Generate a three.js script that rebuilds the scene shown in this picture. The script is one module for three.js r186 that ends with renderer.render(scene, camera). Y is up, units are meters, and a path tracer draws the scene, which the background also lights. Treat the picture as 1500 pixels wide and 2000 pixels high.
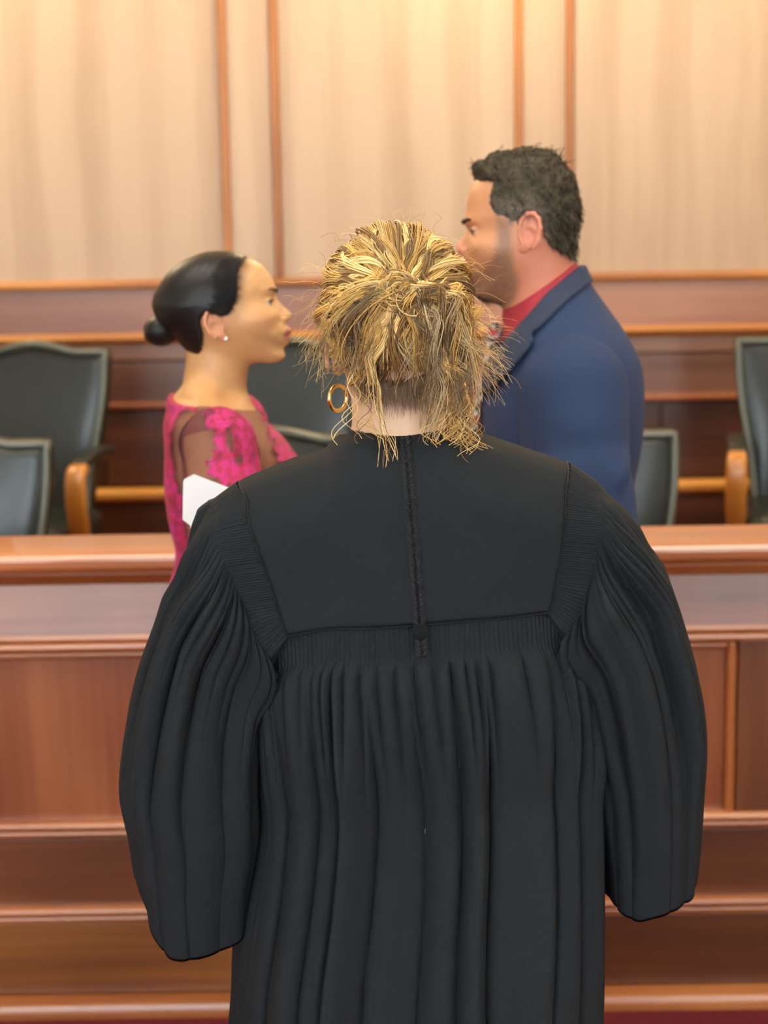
import * as THREE from 'three';
import { mergeGeometries, mergeVertices, toCreasedNormals } from 'three/addons/utils/BufferGeometryUtils.js';
import { RoundedBoxGeometry } from 'three/addons/geometries/RoundedBoxGeometry.js';
import { RectAreaLightUniformsLib } from 'three/addons/lights/RectAreaLightUniformsLib.js';

// ------------------------------------------------------------------ camera, sky, exposure
RectAreaLightUniformsLib.init();
const scene = new THREE.Scene();
const camera = new THREE.PerspectiveCamera(34.33, 0.75, 0.05, 60);
camera.rotation.order = 'YXZ';
camera.position.set(0, 1.66, 0);
camera.rotation.set(THREE.MathUtils.degToRad(-9.3), 0, THREE.MathUtils.degToRad(-0.9));
camera.focus = 1.95;                       // the judge's back is sharp, the room behind is soft
camera.userData.fStop = 4.6;
const renderer = new THREE.WebGLRenderer();
renderer.toneMapping = THREE.LinearToneMapping;
renderer.toneMappingExposure = 1.0;
renderer.shadowMap.enabled = true;
scene.background = new THREE.Color().setRGB(0.80, 0.92, 1.0);   // bright even sky outside the windows behind the camera
scene.backgroundIntensity = 16;
const CEILING_PANEL = 10.0, PENDANT = 6.4;

// ------------------------------------------------------------------ helpers
const V = (x, y, z) => new THREE.Vector3(x, y, z);
const clamp = (x, a = 0, b = 1) => Math.min(b, Math.max(a, x));
const mix = (a, b, t) => a + (b - a) * t;
const smooth = (x, a, b) => { const t = clamp((x - a) / (b - a)); return t * t * (3 - 2 * t); };
function rng(seed) { let s = seed >>> 0; return () => { s = s + 0x6D2B79F5 | 0; let t = Math.imul(s ^ s >>> 15, 1 | s); t = t + Math.imul(t ^ t >>> 7, 61 | t) ^ t; return ((t ^ t >>> 14) >>> 0) / 4294967296; }; }
function hash3(x, y, z) { let h = Math.imul(x, 374761393) + Math.imul(y, 668265263) + Math.imul(z, 1274126177) | 0; h = Math.imul(h ^ h >>> 13, 1274126177); h = Math.imul(h ^ h >>> 15, 668265263); return ((h ^ h >>> 16) >>> 0) / 4294967296; }
function noise(x, y = 0, z = 0) {
  const i = Math.floor(x), j = Math.floor(y), k = Math.floor(z); let a = x - i, b = y - j, c = z - k;
  a = a * a * (3 - 2 * a); b = b * b * (3 - 2 * b); c = c * c * (3 - 2 * c);
  const l = (p, q, t) => p + (q - p) * t;
  return l(l(l(hash3(i, j, k), hash3(i + 1, j, k), a), l(hash3(i, j + 1, k), hash3(i + 1, j + 1, k), a), b),
    l(l(hash3(i, j, k + 1), hash3(i + 1, j, k + 1), a), l(hash3(i, j + 1, k + 1), hash3(i + 1, j + 1, k + 1), a), b), c);
}
function fbm(x, y, z, n = 4) { let s = 0, a = 0.5, t = 0; for (let i = 0; i < n; i++) { s += a * noise(x, y, z); t += a; a *= 0.5; x = x * 2.03 + 11.3; y = y * 2.03 + 5.7; z = z * 2.03 + 3.1; } return s / t; }
// a list of [key, value...] rows, read with smooth interpolation
function table(rows) {
  return (x) => {
    const n = rows.length; if (x <= rows[0][0]) return rows[0].slice(1); if (x >= rows[n - 1][0]) return rows[n - 1].slice(1);
    let i = 0; while (x > rows[i + 1][0]) i++;
    const a = rows[i], b = rows[i + 1], p = rows[Math.max(0, i - 1)], q = rows[Math.min(n - 1, i + 2)], h = b[0] - a[0], t = (x - a[0]) / h;
    return a.slice(1).map((y0, k) => {
      const y1 = b[k + 1], m0 = i > 0 ? (y1 - p[k + 1]) / (b[0] - p[0]) * h : y1 - y0, m1 = i < n - 2 ? (q[k + 1] - y0) / (q[0] - a[0]) * h : y1 - y0;
      const t2 = t * t, t3 = t2 * t; return (2 * t3 - 3 * t2 + 1) * y0 + (t3 - 2 * t2 + t) * m0 + (-2 * t3 + 3 * t2) * y1 + (t3 - t2) * m1;
    });
  };
}
// a polyline read by its share of length
function along(pts) {
  const L = [0]; for (let i = 1; i < pts.length; i++) L.push(L[i - 1] + Math.hypot(...pts[i].map((c, k) => c - pts[i - 1][k])));
  const T = table(pts.map((p, i) => [L[i] / L[L.length - 1], ...p])); return (t) => T(t);
}
const taken = {};
function numbered(name) { const n = taken[name] = (taken[name] ?? -1) + 1; return n ? `${name}_${String(n).padStart(3, '0')}` : name; }
function mesh(name, geometry, material, parent) {
  const o = new THREE.Mesh(geometry, material); o.name = parent ? name : numbered(name);
  o.castShadow = o.receiveShadow = true; (parent ?? scene).add(o); return o;
}
function group(name, parent) { const g = new THREE.Group(); g.name = parent ? name : numbered(name); (parent ?? scene).add(g); return g; }
function tag(o, label, category, grp) { o.userData.label = label; o.userData.category = category; if (grp) o.userData.group = grp; return o; }
function struct(o, label, category) { o.userData.kind = 'structure'; if (label) o.userData.label = label; if (category) o.userData.category = category; return o; }
const at = (o, x, y, z) => { o.position.set(x, y, z); return o; };

// a grid surface; fn(u, v) returns [x, y, z]; uv in metres when su, sv are lengths
function grid(nu, nv, fn, su = 1, sv = 1, vs = null) {
  const P = [], U = [], I = [];
  for (let j = 0; j <= nv; j++) { const v = vs ? vs(j / nv) : j / nv; for (let i = 0; i <= nu; i++) { const u = i / nu, p = fn(u, v); P.push(p[0], p[1], p[2]); U.push(u * su, v * sv); } }
  const w = nu + 1;
  for (let j = 0; j < nv; j++) for (let i = 0; i < nu; i++) { const a = j * w + i; I.push(a, a + 1, a + w, a + 1, a + w + 1, a + w); }
  const g = new THREE.BufferGeometry(); g.setAttribute('position', new THREE.Float32BufferAttribute(P, 3)); g.setAttribute('uv', new THREE.Float32BufferAttribute(U, 2)); g.setIndex(I);
  g.computeVertexNormals(); return g;
}
// sews the normals of the first and the last column of a closed grid
function sew(g, nu, nv) {
  const n = g.attributes.normal, w = nu + 1, a = V(), b = V();
  for (let j = 0; j <= nv; j++) { a.fromBufferAttribute(n, j * w); b.fromBufferAttribute(n, j * w + nu); a.add(b).normalize(); n.setXYZ(j * w, a.x, a.y, a.z); n.setXYZ(j * w + nu, a.x, a.y, a.z); }
  return g;
}
// a thin tube through points; radius is a number or a function of t
function tubeInto(out, pts, radius, sides = 3, color = null) {
  const n = pts.length, base = out.P.length / 3; let N = V(0, 0, 0), T = V(), B = V(), prev = null;
  for (let i = 0; i < n; i++) {
    T.subVectors(pts[Math.min(n - 1, i + 1)], pts[Math.max(0, i - 1)]).normalize();
    if (!prev) { N.set(0, 1, 0); if (Math.abs(T.y) > 0.9) N.set(1, 0, 0); } else N.copy(prev);
    N.addScaledVector(T, -N.dot(T)).normalize(); prev = (prev ?? V()).copy(N); B.crossVectors(T, N);
    const r = typeof radius === 'function' ? radius(i / (n - 1)) : radius;
    for (let k = 0; k < sides; k++) {
      const a = k / sides * Math.PI * 2, c = Math.cos(a), s = Math.sin(a), dx = N.x * c + B.x * s, dy = N.y * c + B.y * s, dz = N.z * c + B.z * s;
      out.P.push(pts[i].x + dx * r, pts[i].y + dy * r, pts[i].z + dz * r); out.N.push(dx, dy, dz);
      if (color) out.C.push(color[0], color[1], color[2]);
      out.U.push(k / sides, i / n);
    }
  }
  for (let i = 0; i < n - 1; i++) for (let k = 0; k < sides; k++) { const a = base + i * sides + k, b = base + i * sides + (k + 1) % sides; out.I.push(a, b, a + sides, b, b + sides, a + sides); }
}
const bag = () => ({ P: [], N: [], C: [], U: [], I: [] });
function unbag(o) {
  const g = new THREE.BufferGeometry(); g.setAttribute('position', new THREE.Float32BufferAttribute(o.P, 3)); g.setAttribute('normal', new THREE.Float32BufferAttribute(o.N, 3));
  g.setAttribute('uv', new THREE.Float32BufferAttribute(o.U, 2)); if (o.C.length) g.setAttribute('color', new THREE.Float32BufferAttribute(o.C, 3)); g.setIndex(o.I); return g;
}
function tube(pts, radius, sides = 10, steps = 0) { const o = bag(); tubeInto(o, steps ? new THREE.CatmullRomCurve3(pts).getPoints(steps) : pts, radius, sides); return unbag(o); }

// a smooth closed surface where the field f(x, y, z) is zero (surface nets)
function nets(f, lo, hi, h) {
  const n = [0, 1, 2].map((k) => Math.ceil((hi[k] - lo[k]) / h)), sx = n[0] + 1, sy = n[1] + 1, sz = n[2] + 1, D = new Float32Array(sx * sy * sz), B = 6;
  const id = (i, j, k) => i + sx * (j + sy * k);
  for (let K = 0; K < sz; K += B) for (let J = 0; J < sy; J += B) for (let I = 0; I < sx; I += B) {
    const i1 = Math.min(sx, I + B), j1 = Math.min(sy, J + B), k1 = Math.min(sz, K + B);
    const c = f(lo[0] + (I + B / 2) * h, lo[1] + (J + B / 2) * h, lo[2] + (K + B / 2) * h), far = Math.abs(c) > B * h * 1.9;
    for (let k = K; k < k1; k++) for (let j = J; j < j1; j++) for (let i = I; i < i1; i++) D[id(i, j, k)] = far ? c : f(lo[0] + i * h, lo[1] + j * h, lo[2] + k * h);
  }
  const at = new Int32Array(n[0] * n[1] * n[2]).fill(-1), P = [], cell = (i, j, k) => i + n[0] * (j + n[1] * k), E = [[0, 1], [2, 3], [4, 5], [6, 7], [0, 2], [1, 3], [4, 6], [5, 7], [0, 4], [1, 5], [2, 6], [3, 7]], d = new Float32Array(8);
  for (let k = 0; k < n[2]; k++) for (let j = 0; j < n[1]; j++) for (let i = 0; i < n[0]; i++) {
    let m = 0; for (let c = 0; c < 8; c++) { d[c] = D[id(i + (c & 1), j + (c >> 1 & 1), k + (c >> 2))]; if (d[c] < 0) m++; }
    if (!m || m === 8) continue;
    let x = 0, y = 0, z = 0, q = 0;
    for (const [a, b] of E) if (d[a] < 0 !== d[b] < 0) { const t = d[a] / (d[a] - d[b]); x += (a & 1) + ((b & 1) - (a & 1)) * t; y += (a >> 1 & 1) + ((b >> 1 & 1) - (a >> 1 & 1)) * t; z += (a >> 2) + ((b >> 2) - (a >> 2)) * t; q++; }
    at[cell(i, j, k)] = P.length / 3; P.push(lo[0] + (i + x / q) * h, lo[1] + (j + y / q) * h, lo[2] + (k + z / q) * h);
  }
  const X = [], quad = (a, b, c, e, flip) => { if (a < 0 || b < 0 || c < 0 || e < 0) return; if (flip) X.push(a, b, c, a, c, e); else X.push(a, c, b, a, e, c); };
  for (let k = 1; k < n[2]; k++) for (let j = 1; j < n[1]; j++) for (let i = 1; i < n[0]; i++) {
    const o = D[id(i, j, k)] < 0;
    if (o !== D[id(i + 1, j, k)] < 0) quad(at[cell(i, j, k)], at[cell(i, j - 1, k)], at[cell(i, j - 1, k - 1)], at[cell(i, j, k - 1)], !o);
    if (o !== D[id(i, j + 1, k)] < 0) quad(at[cell(i, j, k)], at[cell(i, j, k - 1)], at[cell(i - 1, j, k - 1)], at[cell(i - 1, j, k)], !o);
    if (o !== D[id(i, j, k + 1)] < 0) quad(at[cell(i, j, k)], at[cell(i - 1, j, k)], at[cell(i - 1, j - 1, k)], at[cell(i, j - 1, k)], !o);
  }
  const g = new THREE.BufferGeometry(); g.setAttribute('position', new THREE.Float32BufferAttribute(P, 3)); g.setIndex(X); g.computeVertexNormals();
  g.setAttribute('uv', new THREE.Float32BufferAttribute(P.length / 3 * 2, 2));
  for (let i = 0; i < P.length / 3; i++) g.attributes.uv.setXY(i, P[3 * i] + P[3 * i + 2], P[3 * i + 1]);
  return g;
}
function paint(g, fn) { const p = g.attributes.position, c = []; for (let i = 0; i < p.count; i++) c.push(...fn(p.getX(i), p.getY(i), p.getZ(i))); g.setAttribute('color', new THREE.Float32BufferAttribute(c, 3)); return g; }
// splits a mesh in two by a test on the middle of each triangle
function split(g, test) {
  const p = g.attributes.position, x = g.index.array, A = [], B = [];
  for (let i = 0; i < x.length; i += 3) {
    const m = (k) => (p.getComponent(x[i], k) + p.getComponent(x[i + 1], k) + p.getComponent(x[i + 2], k)) / 3;
    (test(m(0), m(1), m(2)) ? A : B).push(x[i], x[i + 1], x[i + 2]);
  }
  const make = (ix) => { const h = g.clone(); h.setIndex(ix); return compact(h); }; return [make(A), make(B)];
}
function compact(g) {
  const x = g.index.array, map = new Map(), out = new THREE.BufferGeometry(), ix = [];
  for (const v of x) { if (!map.has(v)) map.set(v, map.size); ix.push(map.get(v)); }
  for (const [k, a] of Object.entries(g.attributes)) { const d = new Float32Array(map.size * a.itemSize); for (const [o, n] of map) for (let c = 0; c < a.itemSize; c++) d[n * a.itemSize + c] = a.array[o * a.itemSize + c]; out.setAttribute(k, new THREE.BufferAttribute(d, a.itemSize)); }
  out.setIndex(ix); return out;
}
function puff(g, d) { const p = g.attributes.position, n = g.attributes.normal; for (let i = 0; i < p.count; i++) p.setXYZ(i, p.getX(i) + n.getX(i) * d, p.getY(i) + n.getY(i) * d, p.getZ(i) + n.getZ(i) * d); return g; }
const smin = (a, b, k) => { const h = Math.max(k - Math.abs(a - b), 0) / k; return Math.min(a, b) - h * h * k * 0.25; };
const smax = (a, b, k) => -smin(-a, -b, k);
const ball = (x, y, z, c, r) => Math.hypot(x - c[0], y - c[1], z - c[2]) - r;
const egg = (x, y, z, c, r) => (Math.hypot((x - c[0]) / r[0], (y - c[1]) / r[1], (z - c[2]) / r[2]) - 1) * Math.min(r[0], r[1], r[2]);
function bone(x, y, z, a, ra, b, rb) {
  const bx = b[0] - a[0], by = b[1] - a[1], bz = b[2] - a[2], px = x - a[0], py = y - a[1], pz = z - a[2], h = clamp((px * bx + py * by + pz * bz) / (bx * bx + by * by + bz * bz + 1e-12));
  return Math.hypot(px - bx * h, py - by * h, pz - bz * h) - (ra + (rb - ra) * h);
}
// signed distance to a closed outline in two dimensions, kept on a fine grid
function outline(points, curved = true, step = 0.002) {
  const q = curved ? new THREE.CatmullRomCurve3(points.map((p) => V(p[0], p[1], 0)), true, 'centripetal').getPoints(points.length * 5).map((p) => [p.x, p.y]) : points;
  const xs = q.map((p) => p[0]), ys = q.map((p) => p[1]), m = 0.1, x0 = Math.min(...xs) - m, y0 = Math.min(...ys) - m, nx = Math.ceil((Math.max(...xs) + m - x0) / step), ny = Math.ceil((Math.max(...ys) + m - y0) / step);
  const exact = (x, y) => {
    let d = 1e9, s = 1;
    for (let i = 0, j = q.length - 1; i < q.length; j = i++) {
      const ex = q[j][0] - q[i][0], ey = q[j][1] - q[i][1], wx = x - q[i][0], wy = y - q[i][1], t = clamp((wx * ex + wy * ey) / (ex * ex + ey * ey + 1e-12)), bx = wx - ex * t, by = wy - ey * t; d = Math.min(d, bx * bx + by * by);
      const a = y >= q[i][1], b = y < q[j][1], c = ex * wy > ey * wx; if ((a && b && c) || (!a && !b && !c)) s = -s;
    }
    return s * Math.sqrt(d);
  };
  const G = new Float32Array((nx + 1) * (ny + 1)); for (let j = 0; j <= ny; j++) for (let i = 0; i <= nx; i++) G[j * (nx + 1) + i] = exact(x0 + i * step, y0 + j * step);
  return (x, y) => {
    const u = clamp((x - x0) / step, 0, nx - 1e-6), v = clamp((y - y0) / step, 0, ny - 1e-6), i = Math.floor(u), j = Math.floor(v), a = u - i, b = v - j, o = j * (nx + 1) + i;
    const d = (G[o] * (1 - a) + G[o + 1] * a) * (1 - b) + (G[o + nx + 1] * (1 - a) + G[o + nx + 2] * a) * b;
    return d + Math.hypot(Math.max(0, x0 - x, x - x0 - nx * step), Math.max(0, y0 - y, y - y0 - ny * step));
  };
}

// ------------------------------------------------------------------ materials
function dataTexture(w, h, fn, srgb = true) {
  const d = new Uint8Array(w * h * 4); for (let j = 0; j < h; j++) for (let i = 0; i < w; i++) { const c = fn(i, j), o = (j * w + i) * 4; for (let k = 0; k < 3; k++) d[o + k] = clamp(Math.round(c[k] ?? c[0]), 0, 255); d[o + 3] = 255; }
  const t = new THREE.DataTexture(d, w, h); t.wrapS = t.wrapT = THREE.MirroredRepeatWrapping; t.magFilter = THREE.LinearFilter; t.minFilter = THREE.LinearMipmapLinearFilter; t.generateMipmaps = true; if (srgb) t.colorSpace = THREE.SRGBColorSpace; t.needsUpdate = true; return t;
}
// wood: u runs across the grain, v along it; the texture spans 1 m by 2 m
function wood(dark, mid, light, seed, streak = 1, params = {}) {
  const W = 384, H = 512;
  const map = dataTexture(W, H, (i, j) => {
    const x = i / W, y = j / H * 2, warp = (fbm(x * 3, y * 1.3, seed, 3) - 0.5) * 0.10;
    const broad = fbm((x + warp) * 7 * streak, y * 0.55, seed + 3, 4), fine = fbm((x + warp * 0.3) * 70, y * 2.2, seed + 9, 3), cloud = fbm(x * 2.3, y * 2.0, seed + 21, 3);
    const t = clamp((broad - 0.5) * 1.9 + 0.5 + (fine - 0.5) * 0.55 + (cloud - 0.5) * 0.9);
    const k = t * 2, a = k < 1 ? dark : mid, b = k < 1 ? mid : light, q = k < 1 ? k : k - 1; return [0, 1, 2].map((c) => mix(a[c], b[c], q));
  });
  map.repeat.set(1, 0.5);
  return new THREE.MeshPhysicalMaterial({ map, roughness: 0.42, clearcoat: 0.35, clearcoatRoughness: 0.28, ...params });
}
const M = {};
M.wallWood = wood([176, 148, 121], [184, 157, 131], [191, 165, 140], 3, 1.1, { roughness: 0.5, clearcoat: 0.2, clearcoatRoughness: 0.4 });
M.trimWood = wood([142, 84, 28], [168, 104, 40], [190, 127, 56], 13);
M.bandWood = wood([116, 72, 50], [140, 92, 66], [160, 112, 84], 23);
M.boxWood = wood([110, 54, 26], [138, 74, 38], [162, 96, 54], 33, 0.7, { roughness: 0.36, clearcoat: 0.5 });
M.wainWood = wood([62, 32, 17], [82, 46, 26], [102, 60, 36], 93);
M.wainLight = wood([98, 60, 42], [118, 76, 55], [138, 94, 70], 97);  // wainscot wood again; the upper panel's brightness is put into its colour
M.deepWood = wood([86, 44, 17], [112, 62, 25], [142, 88, 38], 43, 0.7, { roughness: 0.4 });
M.mouldWood = wood([150, 84, 40], [178, 106, 54], [200, 130, 74], 53, 1, { roughness: 0.34, clearcoat: 0.6 });
M.friezeWood = M.boxWood.clone(); Object.assign(M.friezeWood, { clearcoat: 0.42, clearcoatRoughness: 0.34 });    // the same mahogany, varnish set to pick up the window sheen
M.capWood = wood([150, 84, 40], [178, 106, 54], [200, 130, 74], 83, 1, { roughness: 0.3, clearcoat: 1, clearcoatRoughness: 0.08 });
M.armWood = wood([176, 112, 44], [212, 146, 62], [232, 172, 90], 63, 1.4, { roughness: 0.3, clearcoat: 0.7 });
const leatherBump = dataTexture(256, 256, (i, j) => { const a = fbm(i / 5, j / 5, 2, 3); return [a * 255]; }, false);
leatherBump.repeat.set(5, 5);
M.leather = new THREE.MeshPhysicalMaterial({ color: new THREE.Color().setRGB(0.011, 0.016, 0.013), roughness: 0.45, specularIntensity: 0.5, clearcoat: 0.5, clearcoatRoughness: 0.2, bumpMap: leatherBump, bumpScale: 0.0006 });
M.piping = new THREE.MeshPhysicalMaterial({ color: new THREE.Color().setRGB(0.10, 0.115, 0.09), roughness: 0.33, clearcoat: 0.6, clearcoatRoughness: 0.25 });  // rolled leather edge; its bright reflected line is put into the colour
M.black = new THREE.MeshPhysicalMaterial({ color: 0x0c0d0d, roughness: 0.35, clearcoat: 0.3 });
M.brass = new THREE.MeshStandardMaterial({ color: new THREE.Color().setRGB(0.85, 0.60, 0.22), metalness: 1, roughness: 0.16 });
M.plaster = new THREE.MeshStandardMaterial({ color: new THREE.Color().setRGB(0.72, 0.68, 0.60), roughness: 0.9 });
const carpetMap = dataTexture(256, 256, (i, j) => { const n = 0.75 + 0.5 * fbm(i / 3, j / 3, 5, 3); return [112 * n, 24 * n, 34 * n]; }); carpetMap.repeat.set(2, 2);
M.carpet = new THREE.MeshStandardMaterial({ map: carpetMap, roughness: 1, bumpMap: dataTexture(256, 256, (i, j) => [hash3(i, j, 1) * 255], false), bumpScale: 0.002 });
M.carpet.bumpMap.repeat.set(4, 4);
const weave = dataTexture(256, 256, (i, j) => { const tw = Math.sin((i + j) * Math.PI / 4) * 0.5 + 0.5; return [110 + 60 * tw + 85 * hash3(i, j, 7)]; }, false);
weave.repeat.set(14, 14);
function cloth(r, g, b, params = {}) { return new THREE.MeshPhysicalMaterial({ color: new THREE.Color().setRGB(r, g, b), roughness: 0.86, sheen: 0.22, sheenRoughness: 0.5, sheenColor: new THREE.Color().setRGB(0.5, 0.55, 0.6), bumpMap: weave, bumpScale: 0.0004, ...params }); }
M.robe = cloth(0.0150, 0.0190, 0.0220, { side: THREE.DoubleSide, sheen: 0, specularIntensity: 0.35, roughness: 0.8, bumpScale: 0.0008 });
M.robeTrim = cloth(0.0120, 0.0150, 0.0172, { sheen: 0, specularIntensity: 0.5, roughness: 0.6 });
M.braid = new THREE.MeshPhysicalMaterial({ color: new THREE.Color().setRGB(0.012, 0.015, 0.018), roughness: 0.38 });
M.suit = cloth(0.027, 0.048, 0.112, { sheen: 0.06, specularIntensity: 0.5 });
M.suitCollar = cloth(0.034, 0.048, 0.085, { sheen: 0.06, specularIntensity: 0.5 });
M.shirt = cloth(0.36, 0.022, 0.040, { roughness: 0.7 });
M.trouser = cloth(0.030, 0.050, 0.100);
M.lace = cloth(1, 1, 1, { vertexColors: true, roughness: 0.7, side: THREE.DoubleSide });
M.sheer = new THREE.MeshPhysicalMaterial({ color: new THREE.Color().setRGB(0.16, 0.035, 0.055), roughness: 0.7, transparent: true, opacity: 0.46, side: THREE.DoubleSide });
M.seam = cloth(0.060, 0.012, 0.030);
const skin = (o = {}) => new THREE.MeshPhysicalMaterial({ vertexColors: true, roughness: 0.48, sheen: 0.15, clearcoat: 0.12, clearcoatRoughness: 0.45, ...o });
M.skin = skin();
M.hairBlond = new THREE.MeshPhysicalMaterial({ vertexColors: true, roughness: 0.42, sheen: 0.3, sheenColor: new THREE.Color(0.6, 0.5, 0.3) });
M.hairBlack = new THREE.MeshPhysicalMaterial({ color: new THREE.Color().setRGB(0.0055, 0.006, 0.006), roughness: 0.44, specularIntensity: 0.6, clearcoat: 0.1, clearcoatRoughness: 0.4 });
M.hairBrown = new THREE.MeshPhysicalMaterial({ vertexColors: true, roughness: 0.75, specularIntensity: 0.35 });
M.beard = new THREE.MeshPhysicalMaterial({ vertexColors: true, roughness: 0.8 });
M.gold = new THREE.MeshStandardMaterial({ color: new THREE.Color().setRGB(1.0, 0.72, 0.25), metalness: 1, roughness: 0.12 });
M.eye = new THREE.MeshPhysicalMaterial({ vertexColors: true, roughness: 0.12 });
M.paper = new THREE.MeshStandardMaterial({ color: 0xf7f7f5, roughness: 0.75 });

// ------------------------------------------------------------------ the room
const ROOM = { x: 4.2, back: -6.25, front: 4.6, top: 4.1 };
const roll = rng(5);
// metre uv by the way each face points; grain runs along x or y
function metreUv(g, grain, shift = true) {
  const p = g.attributes.position, n = g.attributes.normal, uv = new Float32Array(p.count * 2), du = shift ? roll() * 3 : 0, dv = shift ? roll() * 5 : 0;
  for (let i = 0; i < p.count; i++) {
    const x = p.getX(i), y = p.getY(i), z = p.getZ(i), ax = Math.abs(n.getX(i)), ay = Math.abs(n.getY(i)), az = Math.abs(n.getZ(i));
    let a, b; if (grain === 'x') { b = x; a = ay > az ? z : y; if (ax > 0.8) { a = y; b = z; } } else if (grain === 'z') { b = z; a = ay > ax ? x : y; } else { b = y; a = ax > az ? z : x; if (ay > 0.8) { a = x; b = z; } }
    uv[2 * i] = a + du; uv[2 * i + 1] = b + dv;
  }
  g.setAttribute('uv', new THREE.BufferAttribute(uv, 2)); return g;
}
const board = (w, h, d, r = 0.003, grain = w > h ? 'x' : 'y') => metreUv(new RoundedBoxGeometry(w, h, d, 1, Math.min(r, w / 2.1, h / 2.1, d / 2.1)), grain);
// a moulding: an outline in (z, y) drawn out along x
function moulding(profile, length) {
  const s = new THREE.Shape(profile.map(([z, y]) => new THREE.Vector2(z, y)));
  let g = new THREE.ExtrudeGeometry(s, { depth: length, bevelEnabled: false, steps: 1 }); g.rotateY(-Math.PI / 2); g.translate(length / 2, 0, 0);   // z of the outline -> +z, length -> x
  const p = g.attributes.position; for (let i = 0; i < p.count; i++) p.setZ(i, p.getZ(i));
  g = toCreasedNormals(g, 0.7); return metreUv(g, 'x');
}
const arc = (cz, cy, r, a0, a1, n = 8) => Array.from({ length: n + 1 }, (_, i) => { const a = mix(a0, a1, i / n) * Math.PI / 180; return [cz + r * Math.cos(a), cy + r * Math.sin(a)]; });

// floor, ceiling, side walls
struct(at(mesh('floor', metreUv(new THREE.BoxGeometry(2 * ROOM.x, 0.2, ROOM.front - ROOM.back + 0.6), 'x'), M.carpet), 0, -0.1, (ROOM.front + ROOM.back) / 2), 'dark red carpet floor', 'floor');
struct(at(mesh('ceiling', new THREE.BoxGeometry(2 * ROOM.x, 0.2, ROOM.front - ROOM.back + 0.6), M.plaster), 0, ROOM.top + 0.1, (ROOM.front + ROOM.back) / 2), 'pale plaster ceiling', 'ceiling');
for (const s of [-1, 1]) struct(at(mesh(s < 0 ? 'wall_left' : 'wall_right', new THREE.BoxGeometry(0.2, ROOM.top, ROOM.front - ROOM.back + 0.6), M.plaster), s * (ROOM.x + 0.1), ROOM.top / 2, (ROOM.front + ROOM.back) / 2), s < 0 ? 'plain plaster wall on the left' : 'plain plaster wall on the right', 'wall');

// wall behind the camera with three tall windows
const WIN = [[-3.0, 1.5], [-1.2, 1.5], [2.6, 1.5]], WB = 0.95, WT = 3.75;
{
  const s = new THREE.Shape([[-ROOM.x, 0], [ROOM.x, 0], [ROOM.x, ROOM.top], [-ROOM.x, ROOM.top]].map((p) => new THREE.Vector2(...p)));
  for (const [x, w] of WIN) s.holes.push(new THREE.Path([[x - w / 2, WB], [x - w / 2, WT], [x + w / 2, WT], [x + w / 2, WB]].map((p) => new THREE.Vector2(...p))));
  struct(at(mesh('wall_front', new THREE.ExtrudeGeometry(s, { depth: 0.25, bevelEnabled: false }), M.plaster), 0, 0, ROOM.front), 'plaster wall with three tall windows', 'wall');
  const glass = new THREE.MeshPhysicalMaterial({ color: 0xffffff, transmission: 1, thickness: 0, roughness: 0, ior: 1.5 }), white = new THREE.MeshStandardMaterial({ color: 0xe8e4da, roughness: 0.5 });
  WIN.forEach(([x, w], i) => {
    const g = struct(group(`window_${i + 1}`), ['tall sash window nearest the left wall', 'tall sash window left of the middle', 'tall sash window near the right wall'][i], 'window'); g.position.set(x, 0, ROOM.front + 0.12);
    const h = WT - WB, fr = mesh('frame', mergeGeometries([[w - 0.02, 0.07, 0, WB + 0.045], [w - 0.02, 0.07, 0, WT - 0.045], [0.07, h - 0.02, -w / 2 + 0.045, (WB + WT) / 2], [0.07, h - 0.02, w / 2 - 0.045, (WB + WT) / 2]].map(([a, b, c, d]) => new THREE.BoxGeometry(a, b, 0.09).translate(c, d, 0))), white, g);
    mesh('bar', new THREE.BoxGeometry(0.04, h - 0.16, 0.05).translate(0, (WB + WT) / 2, 0), white, fr);
    for (const k of [-1, 0, 1]) mesh('bar', new THREE.BoxGeometry(w - 0.16, 0.035, 0.045).translate(0, (WB + WT) / 2 + k * h * 0.24, 0), white, fr);
    mesh('pane', new THREE.PlaneGeometry(w - 0.14, h - 0.14).translate(0, (WB + WT) / 2, 0.005), glass, g);
    mesh('sill', new THREE.BoxGeometry(w + 0.16, 0.05, 0.2).translate(0, WB - 0.03, -0.2), white, g);
  });
}

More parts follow.
